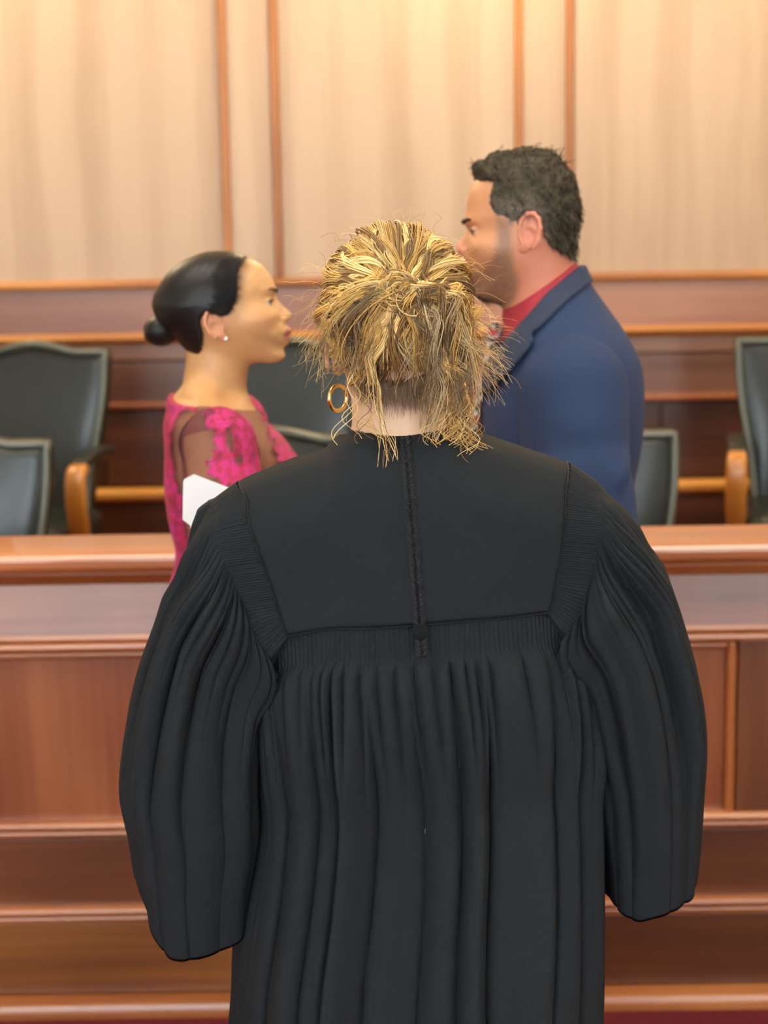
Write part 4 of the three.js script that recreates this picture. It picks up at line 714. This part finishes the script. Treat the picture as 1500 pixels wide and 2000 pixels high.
  mesh('bun', nets((x, y, z) => { const a = Math.atan2(y - BUN[1], x), r = Math.hypot(y - BUN[1], x); return egg(x, y, z, BUN, [0.032, 0.0285, 0.0305]) + 0.0012 * Math.sin(a * 2 + r * 180) + 0.0006 * (noise(a * 20, r * 300, z * 100) - 0.5); }, [-0.045, 1.465, -0.15], [0.045, 1.55, -0.06], 0.0025), M.hairBlack, hair);
  {
    const edgeLine = along([[0.054, 1.634], [0.047, 1.617], [0.043, 1.602], [0.045, 1.586], [0.044, 1.568], [0.036, 1.552], [0.027, 1.540]]);
    const R = rng(41), o = bag();                                                    // single hairs combed back from the hairline
    for (let i = 0; i < 900; i++) {
      const s = i % 2 ? 1 : -1, t = R(), [z0, y0] = edgeLine(t), z = z0 - 0.020 * R() + 0.007 * R() * R(), y = y0 + 0.012 * (R() - 0.5);
      const pts = []; for (let j = 0; j <= 6; j++) { const w = j / 6, zz = mix(z, z - 0.03, w), yy = mix(y, y + (BUN[1] - y) * 0.10 + 0.006, w); let x = 0.09; for (let g = 0; g < 14; g++) { const dd = Math.min(skull(x, yy, zz), shell(x, yy, zz)); x -= dd * 0.8; if (x < 0.001) { x = 0.001; break; } } pts.push(V(s * (x + 0.0002), yy, zz)); }
      tubeInto(o, pts, (w) => 0.00025 + 0.0004 * w, 3);
    }
    mesh('hairline_strands', unbag(o), M.hairBlack, hair).userData.kind = 'stuff';
  }

  // lace dress: sheer mesh where the skin shows through, lace flowers over it
  const dress = group('dress', p); dress.userData.label = 'magenta lace dress with sheer sleeves';
  const D = bodyField({ torso: [[1.42, -0.022, 0.074, 0.095], [1.375, -0.022, 0.078, 0.130], [1.345, -0.014, 0.092, 0.164], [1.30, 0.006, 0.112, 0.166], [1.25, 0.016, 0.125, 0.158], [1.18, 0.002, 0.108, 0.146], [1.10, -0.004, 0.090, 0.132], [1.00, -0.002, 0.122, 0.168], [0.90, 0.012, 0.140, 0.192], [0.70, 0.036, 0.154, 0.205], [0.50, 0.058, 0.160, 0.212]], bones: [[[-0.05, 1.388, -0.030], 0.036, [-0.150, 1.350, -0.004], 0.040], [[0.05, 1.388, -0.030], 0.036, [0.150, 1.350, -0.004], 0.040]] });
  const neck = outline([[-0.13, 1.402], [-0.092, 1.399], [-0.080, 1.388], [-0.051, 1.386], [-0.010, 1.387], [0.018, 1.378], [0.045, 1.373], [0.075, 1.357], [0.16, 1.36], [0.3, 1.2], [0.3, 0.3], [-0.3, 0.3], [-0.3, 1.40]], false, 0.004);
  const petal = (a, b, s) => { const i = Math.floor(a / s), j = Math.floor(b / s); let m = 9; for (let u = -1; u <= 1; u++) for (let v = -1; v <= 1; v++) { const cx = (i + u + 0.2 + 0.6 * hash3(i + u, j + v, 1)) * s, cy = (j + v + 0.2 + 0.6 * hash3(i + u, j + v, 2)) * s, dx = a - cx, dy = b - cy, r = Math.hypot(dx, dy), t = Math.atan2(dy, dx); m = Math.min(m, r / s - 0.42 - 0.13 * Math.cos(5 * t + 6.3 * hash3(i + u, j + v, 3))); } return m; };
  const laceTone = (x, y, z) => { const fl = smooth(petal(z + 0.3 * x, y, 0.019), 0.06, -0.12), n = 0.72 + 0.56 * noise(x * 420, y * 420, z * 420), dim = 0.6 + 0.4 * smooth(fbm(x * 90, y * 90, z * 90, 2), 0.32, 0.5); return [mix(0.42, 0.53, fl) * n * dim, mix(0.014, 0.020, fl) * n * dim, mix(0.075, 0.185, fl) * n * dim]; };
  const bodice = nets((x, y, z) => smax(D(x, y, z) + 0.002 * (fbm(x * 30, y * 30, z * 30, 2) - 0.5), neck(z, y), 0.004), [-0.24, 0.48, -0.20], [0.24, 1.43, 0.21], 0.006);
  const backEdge = table([[1.10, -0.055], [1.18, -0.062], [1.25, -0.074], [1.30, -0.082], [1.33, -0.082], [1.36, -0.072], [1.385, -0.050], [1.41, -0.05]]);
  const [bl, bs] = split(bodice, (x, y, z) => { const q = clamp(petal(z, y, 0.016), -0.5, 0.6) * 0.016; if (y < 1.235) return true; return z < backEdge(y)[0] - q || z > 0.072 + (1.375 - y) * 0.52 - 0.010 + q * 1.2 || y > neckTop(z) - 0.006; });
  function neckTop(z) { return z < -0.03 ? 1.386 : 2; }
  mesh('lace_bodice', paint(puff(bl, 0.0012), laceTone), M.lace, dress); mesh('sheer_bodice', bs, M.sheer, dress);
  for (const s of [-1, 1]) {
    const sleeve = nets((x, y, z) => { const d = smin(bone(x, y, z, [s * 0.146, 1.322, 0.006], 0.066, [s * 0.185, 1.22, 0.018], 0.071), bone(x, y, z, [s * 0.185, 1.22, 0.018], 0.071, [s * 0.200, 1.09, 0.010], 0.058), 0.02); return smax(d + 0.003 * (fbm(x * 22, y * 10, z * 22, 2) - 0.5), 1.09 - y, 0.004); }, [s * 0.17 - 0.12, 1.07, -0.09], [s * 0.17 + 0.12, 1.40, 0.11], 0.0032);
    const edge = table([[1.08, 0.03], [1.20, 0.030], [1.25, 0.022], [1.28, 0.004], [1.295, -0.006], [1.31, 0.000], [1.335, 0.006], [1.355, -0.004], [1.375, -0.012]]);
    const [sl, ss] = split(sleeve, (x, y, z) => { const q = petal(z, y, 0.019); const hole = Math.hypot((z - 0.030 + (y - 1.34) * 0.12) / 0.006, (y - 1.338) / 0.018) < 1 + 0.4 * (noise(z * 200, y * 200, 4) - 0.5) || Math.hypot((z - 0.046) / 0.007, (y - 1.305) / 0.006) < 1 || Math.hypot((z - 0.030) / 0.005, (y - 1.262) / 0.008) < 1; return z > edge(y)[0] + clamp(q, -0.5, 0.6) * 0.024 && !hole; });
    const sg = group('sleeve', dress); mesh('lace_flowers', paint(puff(sl, 0.0016), laceTone), M.lace, sg); mesh('sheer_sleeve', ss, M.sheer, sg);
    const hoop = []; for (let k = 0; k <= 30; k++) { const a = k / 30 * Math.PI * 2; hoop.push(V(s * (0.146 + 0.012 * Math.sin(a)), 1.312 + 0.066 * Math.sin(a) * 0.98, 0.006 + 0.066 * Math.cos(a) - 0.010 * Math.sin(a))); }
    mesh('armhole_seam', tube(hoop, 0.0026, 6), M.seam, sg);
  }
  for (const s of [-1, 1]) mesh('shoe', nets((x, y, z) => smax(smin(smin(bone(x, y, z, [s * 0.07, 0.055, 0.025], 0.030, [s * 0.078, 0.028, 0.200], 0.027), bone(x, y, z, [s * 0.07, 0.05, 0.005], 0.016, [s * 0.07, 0.008, -0.003], 0.008), 0.02), 1, 0.01), 0.003 - y, 0.004), [s * 0.075 - 0.06, -0.01, -0.06], [s * 0.075 + 0.06, 0.12, 0.26], 0.006), M.seam, p);
}

// ------------------------------------------------------------------ the groom, in profile facing left
{
  const p = tag(group('person'), 'person with short brown hair and beard in navy suit and red shirt, facing left', 'person');
  p.position.set(0.30, 0, -2.88); p.rotation.y = -Math.PI / 2;
  const HEAD = {
    T: 0.086,
    poly: [[0.137, 1.757], [0.145, 1.742], [0.149, 1.727], [0.151, 1.710], [0.154, 1.694], [0.152, 1.685], [0.149, 1.677], [0.154, 1.670], [0.163, 1.658], [0.169, 1.648], [0.167, 1.637], [0.160, 1.632], [0.155, 1.627], [0.157, 1.618], [0.155, 1.610], [0.150, 1.606], [0.152, 1.598], [0.145, 1.588], [0.140, 1.576], [0.138, 1.565], [0.130, 1.558], [0.114, 1.552], [0.096, 1.550], [0.075, 1.547], [0.050, 1.540], [0.015, 1.550], [-0.012, 1.585], [-0.026, 1.620], [-0.032, 1.650], [-0.036, 1.690], [-0.037, 1.710], [-0.033, 1.735], [-0.025, 1.757], [-0.013, 1.773], [0.005, 1.786], [0.025, 1.793], [0.050, 1.796], [0.080, 1.790], [0.105, 1.782], [0.125, 1.770]],
    width: (z, y) => {
      let w = mix(0.062, 0.079, smooth(y, 1.555, 1.66)); w *= 1 - 0.30 * smooth(z, 0.07, 0.14) * smooth(y, 1.63, 1.57);
      const nose = smooth(y, 1.626, 1.635) * smooth(y, 1.690, 1.672), ub = mix(0.150, 0.147, smooth(y, 1.63, 1.68)); w *= mix(1, mix(0.26, 0.17, smooth(y, 1.64, 1.675)), nose * smooth(z - ub, -0.007, 0.008));
      const lips = smooth(y, 1.586, 1.592) * smooth(y, 1.628, 1.620); return w * mix(1, 0.55, lips * smooth(z, 0.140, 0.153));
    },
  };
  const skull = headField(HEAD), ear = earField({ c: [0.051, 1.669], down: [0.006, -0.063], size: 0.069, out: 0.075 });
  const legs = []; for (const s of [-1, 1]) legs.push([[s * 0.095, 0.90, 0.0], 0.09, [s * 0.095, 0.50, 0.045], 0.06], [[s * 0.095, 0.50, 0.045], 0.058, [s * 0.095, 0.10, 0.03], 0.04], [[s * 0.095, 0.09, 0.03], 0.038, [s * 0.105, 0.05, 0.18], 0.03]);
  const arms = []; for (const s of [-1, 1]) arms.push([[s * 0.185, 1.42, -0.02], 0.055, [s * 0.24, 1.14, -0.055], 0.045], [[s * 0.24, 1.14, -0.055], 0.045, [s * 0.085, 1.06, 0.150], 0.030]);
  const body = bodyField({
    torso: [[1.53, 0.0, 0.070, 0.09], [1.48, -0.01, 0.09, 0.15], [1.40, -0.015, 0.11, 0.175], [1.25, -0.01, 0.115, 0.165], [1.10, -0.01, 0.11, 0.155], [0.95, -0.02, 0.11, 0.165], [0.85, -0.03, 0.10, 0.165]],
    bones: [...arms, ...legs, [[0, 1.49, 0.012], 0.068, [0, 1.61, 0.030], 0.0595]],
    hands: [[[-0.085, 1.06, 0.150], [0.15, 0.0, 1], [0.5, 0.8, 0], -1, 0.4, 1], [[0.085, 1.06, 0.150], [-0.15, 0.0, 1], [-0.5, 0.8, 0], 1, 0.4, 1]],
  });
  const EY = 1.6725, EZ = 0.1325, EX = 0.033;
  const f = (x, y, z) => {
    let d = body(x, y, z); if (y < 1.5) return d;
    let h = skull(x, y, z); const ax = Math.abs(x);
    h = smax(h, -egg(ax, y, z, [EX + 0.002, EY, EZ + 0.0165], [0.017, 0.0105, 0.0105]), 0.008);
    h = smin(h, bone(ax, y, z, [0.010, 1.690, 0.147], 0.006, [0.044, 1.689, 0.131], 0.006), 0.010);
    h = smin(h, bone(ax, y, z, [EX - 0.012, EY + 0.0035, EZ + 0.0105], 0.0032, [EX + 0.012, EY + 0.003, EZ + 0.006], 0.0032), 0.003);
    h = smin(h, bone(ax, y, z, [EX - 0.012, EY - 0.006, EZ + 0.0095], 0.0028, [EX + 0.012, EY - 0.005, EZ + 0.005], 0.0028), 0.003);
    h = smin(h, ball(ax, y, z, [0.0145, 1.6385, 0.1525], 0.0075), 0.006);
    h = smin(h, egg(ax, y, z, [0.045, 1.642, 0.108], [0.022, 0.020, 0.024]), 0.022);
    return smin(d, h, 0.02);
  };
  const beardArea = outline([[0.106, 1.696], [0.082, 1.690], [0.077, 1.664], [0.077, 1.640], [0.072, 1.612], [0.063, 1.590], [0.066, 1.566], [0.080, 1.542], [0.10, 1.53], [0.18, 1.53], [0.18, 1.622], [0.150, 1.624], [0.137, 1.614], [0.126, 1.612], [0.114, 1.630], [0.108, 1.650], [0.107, 1.675]]);
  const lipArea = (x, y, z) => smooth(Math.hypot((y - 1.6055) / 0.0115, x / 0.026), 1.05, 0.8) * smooth(z, 0.138, 0.143);
  const tone = (x, y, z) => {
    const n = (fbm(x * 60, y * 60, z * 60, 2) - 0.5) * 0.06, back = smooth(z, 0.085, 0.055), red = Math.max(back * 0.8, smooth(z, 0.150, 0.165) * smooth(y, 1.675, 1.655) * 0.7);
    let c = [0.57 + n, 0.262 + n * 0.7, 0.128 + n * 0.5]; c = c.map((v, k) => mix(v, [0.68, 0.245, 0.160][k] + n * 0.6, red)); c = c.map((v, k) => mix(v, [0.34, 0.13, 0.10][k], lipArea(x, y, z)));
    const st = smooth(beardArea(z, y), 0.006, -0.012) * 0.60 * (0.7 + 0.6 * fbm(x * 220, y * 220, z * 220, 2)); return c.map((v, k) => mix(v, [0.13, 0.085, 0.060][k], clamp(st)));
  };
  mesh('body', bodyGeometry(f, [[[-0.31, 0.0, -0.18], [0.31, 1.505, 0.34], 0.011], [[-0.16, 1.495, -0.13], [0.16, 1.81, 0.19], 0.0035], [[-0.11, 1.62, 0.01], [-0.06, 1.72, 0.09], 0.0017, ear], [[0.06, 1.62, 0.01], [0.11, 1.72, 0.09], 0.0017, ear]], tone), M.skin, p);
  for (const s of [-1, 1]) {
    mesh('eye', eyeGeometry([s * EX, EY, EZ], 0.0122, [s * 0.1, -0.25, 1]), M.eye, p);
    mesh('eyebrow', tube([V(s * 0.011, 1.689, 0.156), V(s * 0.022, 1.6925, 0.152), V(s * 0.034, 1.692, 0.145), V(s * 0.046, 1.687, 0.133)], (t) => 0.0042 * (1 - 0.6 * t), 8, 14), M.hairBlack, p);
    mesh('eyelashes', tube([V(s * (EX - 0.010), EY + 0.002, EZ + 0.0130), V(s * EX, EY + 0.003, EZ + 0.0148), V(s * (EX + 0.013), EY + 0.001, EZ + 0.0080)], 0.0014, 6, 10), M.hairBlack, p);
  }
  // beard: short dense hairs over the jaw and round the mouth
  const R = rng(19), near = (g, n, fn) => { const q = g.attributes.position, m = g.attributes.normal, o = bag(); for (let i = 0; i < n; i++) { const k = Math.floor(R() * q.count); fn(o, V().fromBufferAttribute(q, k), V().fromBufferAttribute(m, k)); } return unbag(o); };
  const beardSkin = nets((x, y, z) => smax(f(x, y, z) - 0.0004, beardArea(z, y) + 0.004, 0.003), [-0.09, 1.52, 0.04], [0.09, 1.69, 0.18], 0.004);
  mesh('beard', near(beardSkin, 4200, (o, v, n) => {
    if (lipArea(v.x, v.y, v.z) > 0.3 || v.y < 1.535) return; const chin = smooth(v.y, 1.59, 1.57) * smooth(v.z, 0.095, 0.125); const e = smooth(beardArea(v.z, v.y), -0.003, -0.014); if (R() > (0.40 + 0.6 * chin) * (0.25 + 0.75 * e)) return;
    const d = V(n.x + (R() - 0.5) * 0.5, n.y - 1.1, n.z + 0.1 + (R() - 0.5) * 0.5).normalize(), l = 0.003 + 0.003 * R() + 0.004 * chin, g = R() < 0.2 * (1 - chin) ? 0.14 : 0.022 + 0.05 * R() * (1 - chin * 0.8); tubeInto(o, [v, v.clone().addScaledVector(d, l * 0.6), v.clone().addScaledVector(d, l).addScaledVector(n, -l * 0.2)], (t) => 0.0005 * (1 - 0.7 * t), 3, [g, g * 0.8, g * 0.64]);
  }), M.beard, p).userData.kind = 'stuff';
  // hair: cap and short locks
  const shell = headField({ T: 0.090, width: () => 0.0885, poly: [[0.137, 1.757], [0.140, 1.771], [0.139, 1.783], [0.134, 1.790], [0.116, 1.793], [0.109, 1.802], [0.095, 1.806], [0.078, 1.808], [0.064, 1.811], [0.050, 1.813], [0.033, 1.810], [0.012, 1.805], [-0.006, 1.795], [-0.020, 1.781], [-0.030, 1.767], [-0.037, 1.750], [-0.041, 1.731], [-0.044, 1.710], [-0.042, 1.689], [-0.038, 1.669], [-0.036, 1.651], [-0.034, 1.637], [-0.030, 1.620], [0.0, 1.60], [0.08, 1.62], [0.13, 1.68], [0.145, 1.73]] });
  const line = outline([[0.155, 1.754], [0.137, 1.756], [0.108, 1.754], [0.114, 1.737], [0.116, 1.722], [0.117, 1.704], [0.104, 1.692], [0.097, 1.674], [0.087, 1.667], [0.080, 1.680], [0.066, 1.695], [0.051, 1.706], [0.034, 1.690], [0.022, 1.660], [0.008, 1.643], [-0.012, 1.634], [-0.032, 1.626], [-0.08, 1.63], [-0.08, 1.85], [0.16, 1.85]]);
  const hair = group('hair', p), shade = (x, y, z) => { const side = smooth(y, 1.745, 1.70) * smooth(z, 0.0, 0.05), n = fbm(x * 90, y * 90, z * 90, 2); const g = mix(0.060, 0.135, side) * (0.45 + 1.1 * n); return [g, g * 0.82, g * mix(0.54, 0.66, side)]; };
  const cap = paint(nets((x, y, z) => smax(shell(x, y, z) + 0.008 * (fbm(x * 60, y * 60, z * 60, 2) - 0.5), line(z, y) + 0.006 * (noise(z * 200, y * 200, 4) - 0.5), 0.004), [-0.095, 1.61, -0.06], [0.095, 1.83, 0.16], 0.0035), shade);
  mesh('hair_cap', cap, M.hairBrown, hair);
  mesh('short_locks', near(cap, 6000, (o, v, n) => {
    if (line(v.z, v.y) > -0.003 && R() < 0.5) return; const top = smooth(v.y, 1.755, 1.795), front = smooth(v.z, 0.08, 0.13) * top, fl = V((R() - 0.5) * 0.8, -0.9 + 1.5 * top + (R() - 0.5) * 0.6, -0.5 + 0.9 * front + (R() - 0.5) * 0.7), d = n.clone().multiplyScalar(0.25 + 0.45 * top).add(fl.multiplyScalar(0.8)).normalize(), l = 0.009 + 0.009 * R() + 0.012 * top * R(), c = shade(v.x, v.y, v.z), k = 0.4 + 3.2 * R() * R();
    tubeInto(o, [v.clone().addScaledVector(n, -0.001), v.clone().addScaledVector(d, l * 0.5).addScaledVector(n, 0.0012), v.clone().addScaledVector(d, l).addScaledVector(n, -0.0008)], (t) => 0.0013 * (1 - 0.7 * t), 3, c.map((q) => q * k));
  }), M.hairBrown, hair).userData.kind = 'stuff';

  // shirt, tie, suit
  const NECK = (x, y, z) => bone(x, y, z, [0, 1.47, 0.010], 0.079, [0, 1.615, 0.028], 0.0655);
  const jt = table([[0.78, -0.03, 0.140, 0.205], [0.90, -0.02, 0.135, 0.197], [1.08, -0.008, 0.125, 0.186], [1.208, -0.002, 0.128, 0.192], [1.278, -0.008, 0.134, 0.200], [1.326, -0.010, 0.138, 0.206], [1.374, -0.012, 0.138, 0.210], [1.407, -0.014, 0.135, 0.210], [1.441, -0.014, 0.130, 0.205], [1.474, -0.014, 0.118, 0.190], [1.507, -0.010, 0.103, 0.160], [1.543, -0.002, 0.085, 0.118], [1.578, 0.010, 0.073, 0.082], [1.612, 0.022, 0.066, 0.070], [1.66, 0.03, 0.062, 0.066]]);
  const JT = (x, y, z) => { const [c, a, b] = jt(y), e = 2.3, q = Math.pow(Math.pow(Math.abs(z - c) / a, e) + Math.pow(Math.abs(x) / b, e), 1 / e); return (q - 1) * Math.min(a, b); };
  const wave = (x, y, z) => 0.004 * (fbm(x * 14, y * 9, z * 14, 2) - 0.5);
  const cut = outline([[-0.3, 1.609], [-0.037, 1.611], [-0.020, 1.600], [0.023, 1.568], [0.064, 1.523], [0.085, 1.496], [0.098, 1.476], [0.115, 1.458], [0.138, 1.421], [0.20, 1.33], [0.24, 1.2], [0.24, 0.7], [-0.3, 0.7]], false, 0.004);
  const jacket = group('suit_jacket', p); jacket.userData.label = 'navy blue suit jacket';
  mesh('jacket_body', nets((x, y, z) => smax(smax(JT(x, y, z) + wave(x, y, z), cut(z, y), 0.004), 0.80 - y, 0.01), [-0.24, 0.78, -0.20], [0.24, 1.64, 0.18], 0.006), M.suit, jacket);
  const lap = outline([[-0.037, 1.611], [0.023, 1.568], [0.064, 1.523], [0.085, 1.496], [0.098, 1.476], [0.115, 1.458], [0.138, 1.421], [0.17, 1.37], [0.19, 1.33], [0.139, 1.388], [0.116, 1.411], [0.075, 1.461], [0.050, 1.493], [0.053, 1.504], [0.011, 1.539], [-0.016, 1.561], [-0.050, 1.581], [-0.10, 1.60], [-0.08, 1.62]], false, 0.002);
  mesh('lapel', nets((x, y, z) => smax(smax(JT(x, y, z) + wave(x, y, z) - 0.0085, -(JT(x, y, z) + 0.012), 0.002), lap(z, y), 0.003), [-0.22, 1.31, -0.15], [0.22, 1.66, 0.19], 0.0035), M.suitCollar, jacket);
  for (const s of [-1, 1]) mesh('sleeve', nets((x, y, z) => {
    const fold = 0.011 * (noise(x * 20 + y * 26, y * 18, z * 22) - 0.5) * smooth(y, 1.42, 1.30), d = smin(smin(bone(x, y, z, [s * 0.166, 1.412, -0.012], 0.080, [s * 0.215, 1.26, -0.022], 0.080), bone(x, y, z, [s * 0.215, 1.26, -0.022], 0.080, [s * 0.240, 1.125, -0.060], 0.070), 0.02), bone(x, y, z, [s * 0.245, 1.115, -0.055], 0.066, [s * 0.110, 1.066, 0.115], 0.048), 0.015);
    const e = d + fold; return smax(smax(smin(e, JT(x, y, z) + 0.001, 0.03), e - 0.014, 0.008), z - 0.115, 0.004);
  }, [s * 0.19 - 0.16, 1.0, -0.16], [s * 0.19 + 0.16, 1.52, 0.18], 0.005), M.suit, jacket);
  const sh = outline([[-0.05, 1.625], [-0.025, 1.612], [0.020, 1.582], [0.076, 1.545], [0.088, 1.541], [0.096, 1.523], [0.111, 1.505], [0.125, 1.48], [0.2, 1.38], [0.2, 1.25], [-0.05, 1.45]], false, 0.002);
  mesh('shirt', nets((x, y, z) => smax(smin(JT(x, y, z) + 0.010, NECK(x, y, z), 0.012), sh(z, y), 0.003), [-0.15, 1.24, -0.10], [0.15, 1.64, 0.17], 0.004), M.shirt, p);
  const tieTone = (x, y, z) => { const q = Math.sin((y * 1.1 + x * 1.5 + z * 0.6) * 330 + 0.8), r = Math.sin((y - x * 1.2 - z) * 170 + 1); return q > 0.55 ? [0.62, 0.62, 0.60] : r > 0.45 ? [0.42, 0.03, 0.05] : q < -0.35 ? [0.03, 0.03, 0.035] : [0.20, 0.20, 0.20]; };
  const tieField = (x, y, z) => smin(egg(x, y, z, [0, 1.499, 0.104], [0.021, 0.021, 0.015]), Math.max(bone(x, y, z, [0, 1.480, 0.113], 0.012, [0, 1.30, 0.150], 0.034), Math.abs(z - mix(0.113, 0.150, clamp((1.48 - y) / 0.18))) - 0.005), 0.006);
  const tie = group('tie', p); tie.userData.label = 'tie patterned in grey, red and white'; mesh('tie_knot', paint(nets((x, y, z) => Math.max(tieField(x, y, z), 1.482 - y), [-0.04, 1.47, 0.07], [0.04, 1.54, 0.14], 0.003), tieTone), new THREE.MeshPhysicalMaterial({ vertexColors: true, roughness: 0.4, sheen: 0.4 }), tie);
  mesh('tie_blade', paint(nets((x, y, z) => Math.max(tieField(x, y, z), y - 1.484), [-0.05, 1.27, 0.08], [0.05, 1.50, 0.19], 0.003), tieTone), tie.children[0].material, tie);
  mesh('trousers', nets((x, y, z) => { let d = smax(JT(x, Math.max(y, 0.9), z) + 0.02, Math.max(y - 0.95, 0.80 - y), 0.02); for (const s of [-1, 1]) d = smin(d, smax(smin(bone(x, y, z, [s * 0.095, 0.86, -0.01], 0.105, [s * 0.098, 0.50, 0.045], 0.080), bone(x, y, z, [s * 0.098, 0.50, 0.045], 0.080, [s * 0.098, 0.06, 0.03], 0.068), 0.02), 0.05 - y, 0.005), 0.02); return d + 0.005 * (noise(x * 16, y * 9, z * 16) - 0.5); }, [-0.24, 0.03, -0.20], [0.24, 0.97, 0.16], 0.010), M.trouser, p);
  for (const s of [-1, 1]) mesh('shoe', nets((x, y, z) => smax(smin(bone(x, y, z, [s * 0.095, 0.055, 0.0], 0.040, [s * 0.108, 0.034, 0.215], 0.034), bone(x, y, z, [s * 0.1, 0.012, -0.005], 0.04, [s * 0.108, 0.012, 0.215], 0.04), 0.015), 0.003 - y, 0.004), [s * 0.1 - 0.08, -0.01, -0.08], [s * 0.1 + 0.08, 0.13, 0.28], 0.007), M.black, p);
}

renderer.render(scene, camera);
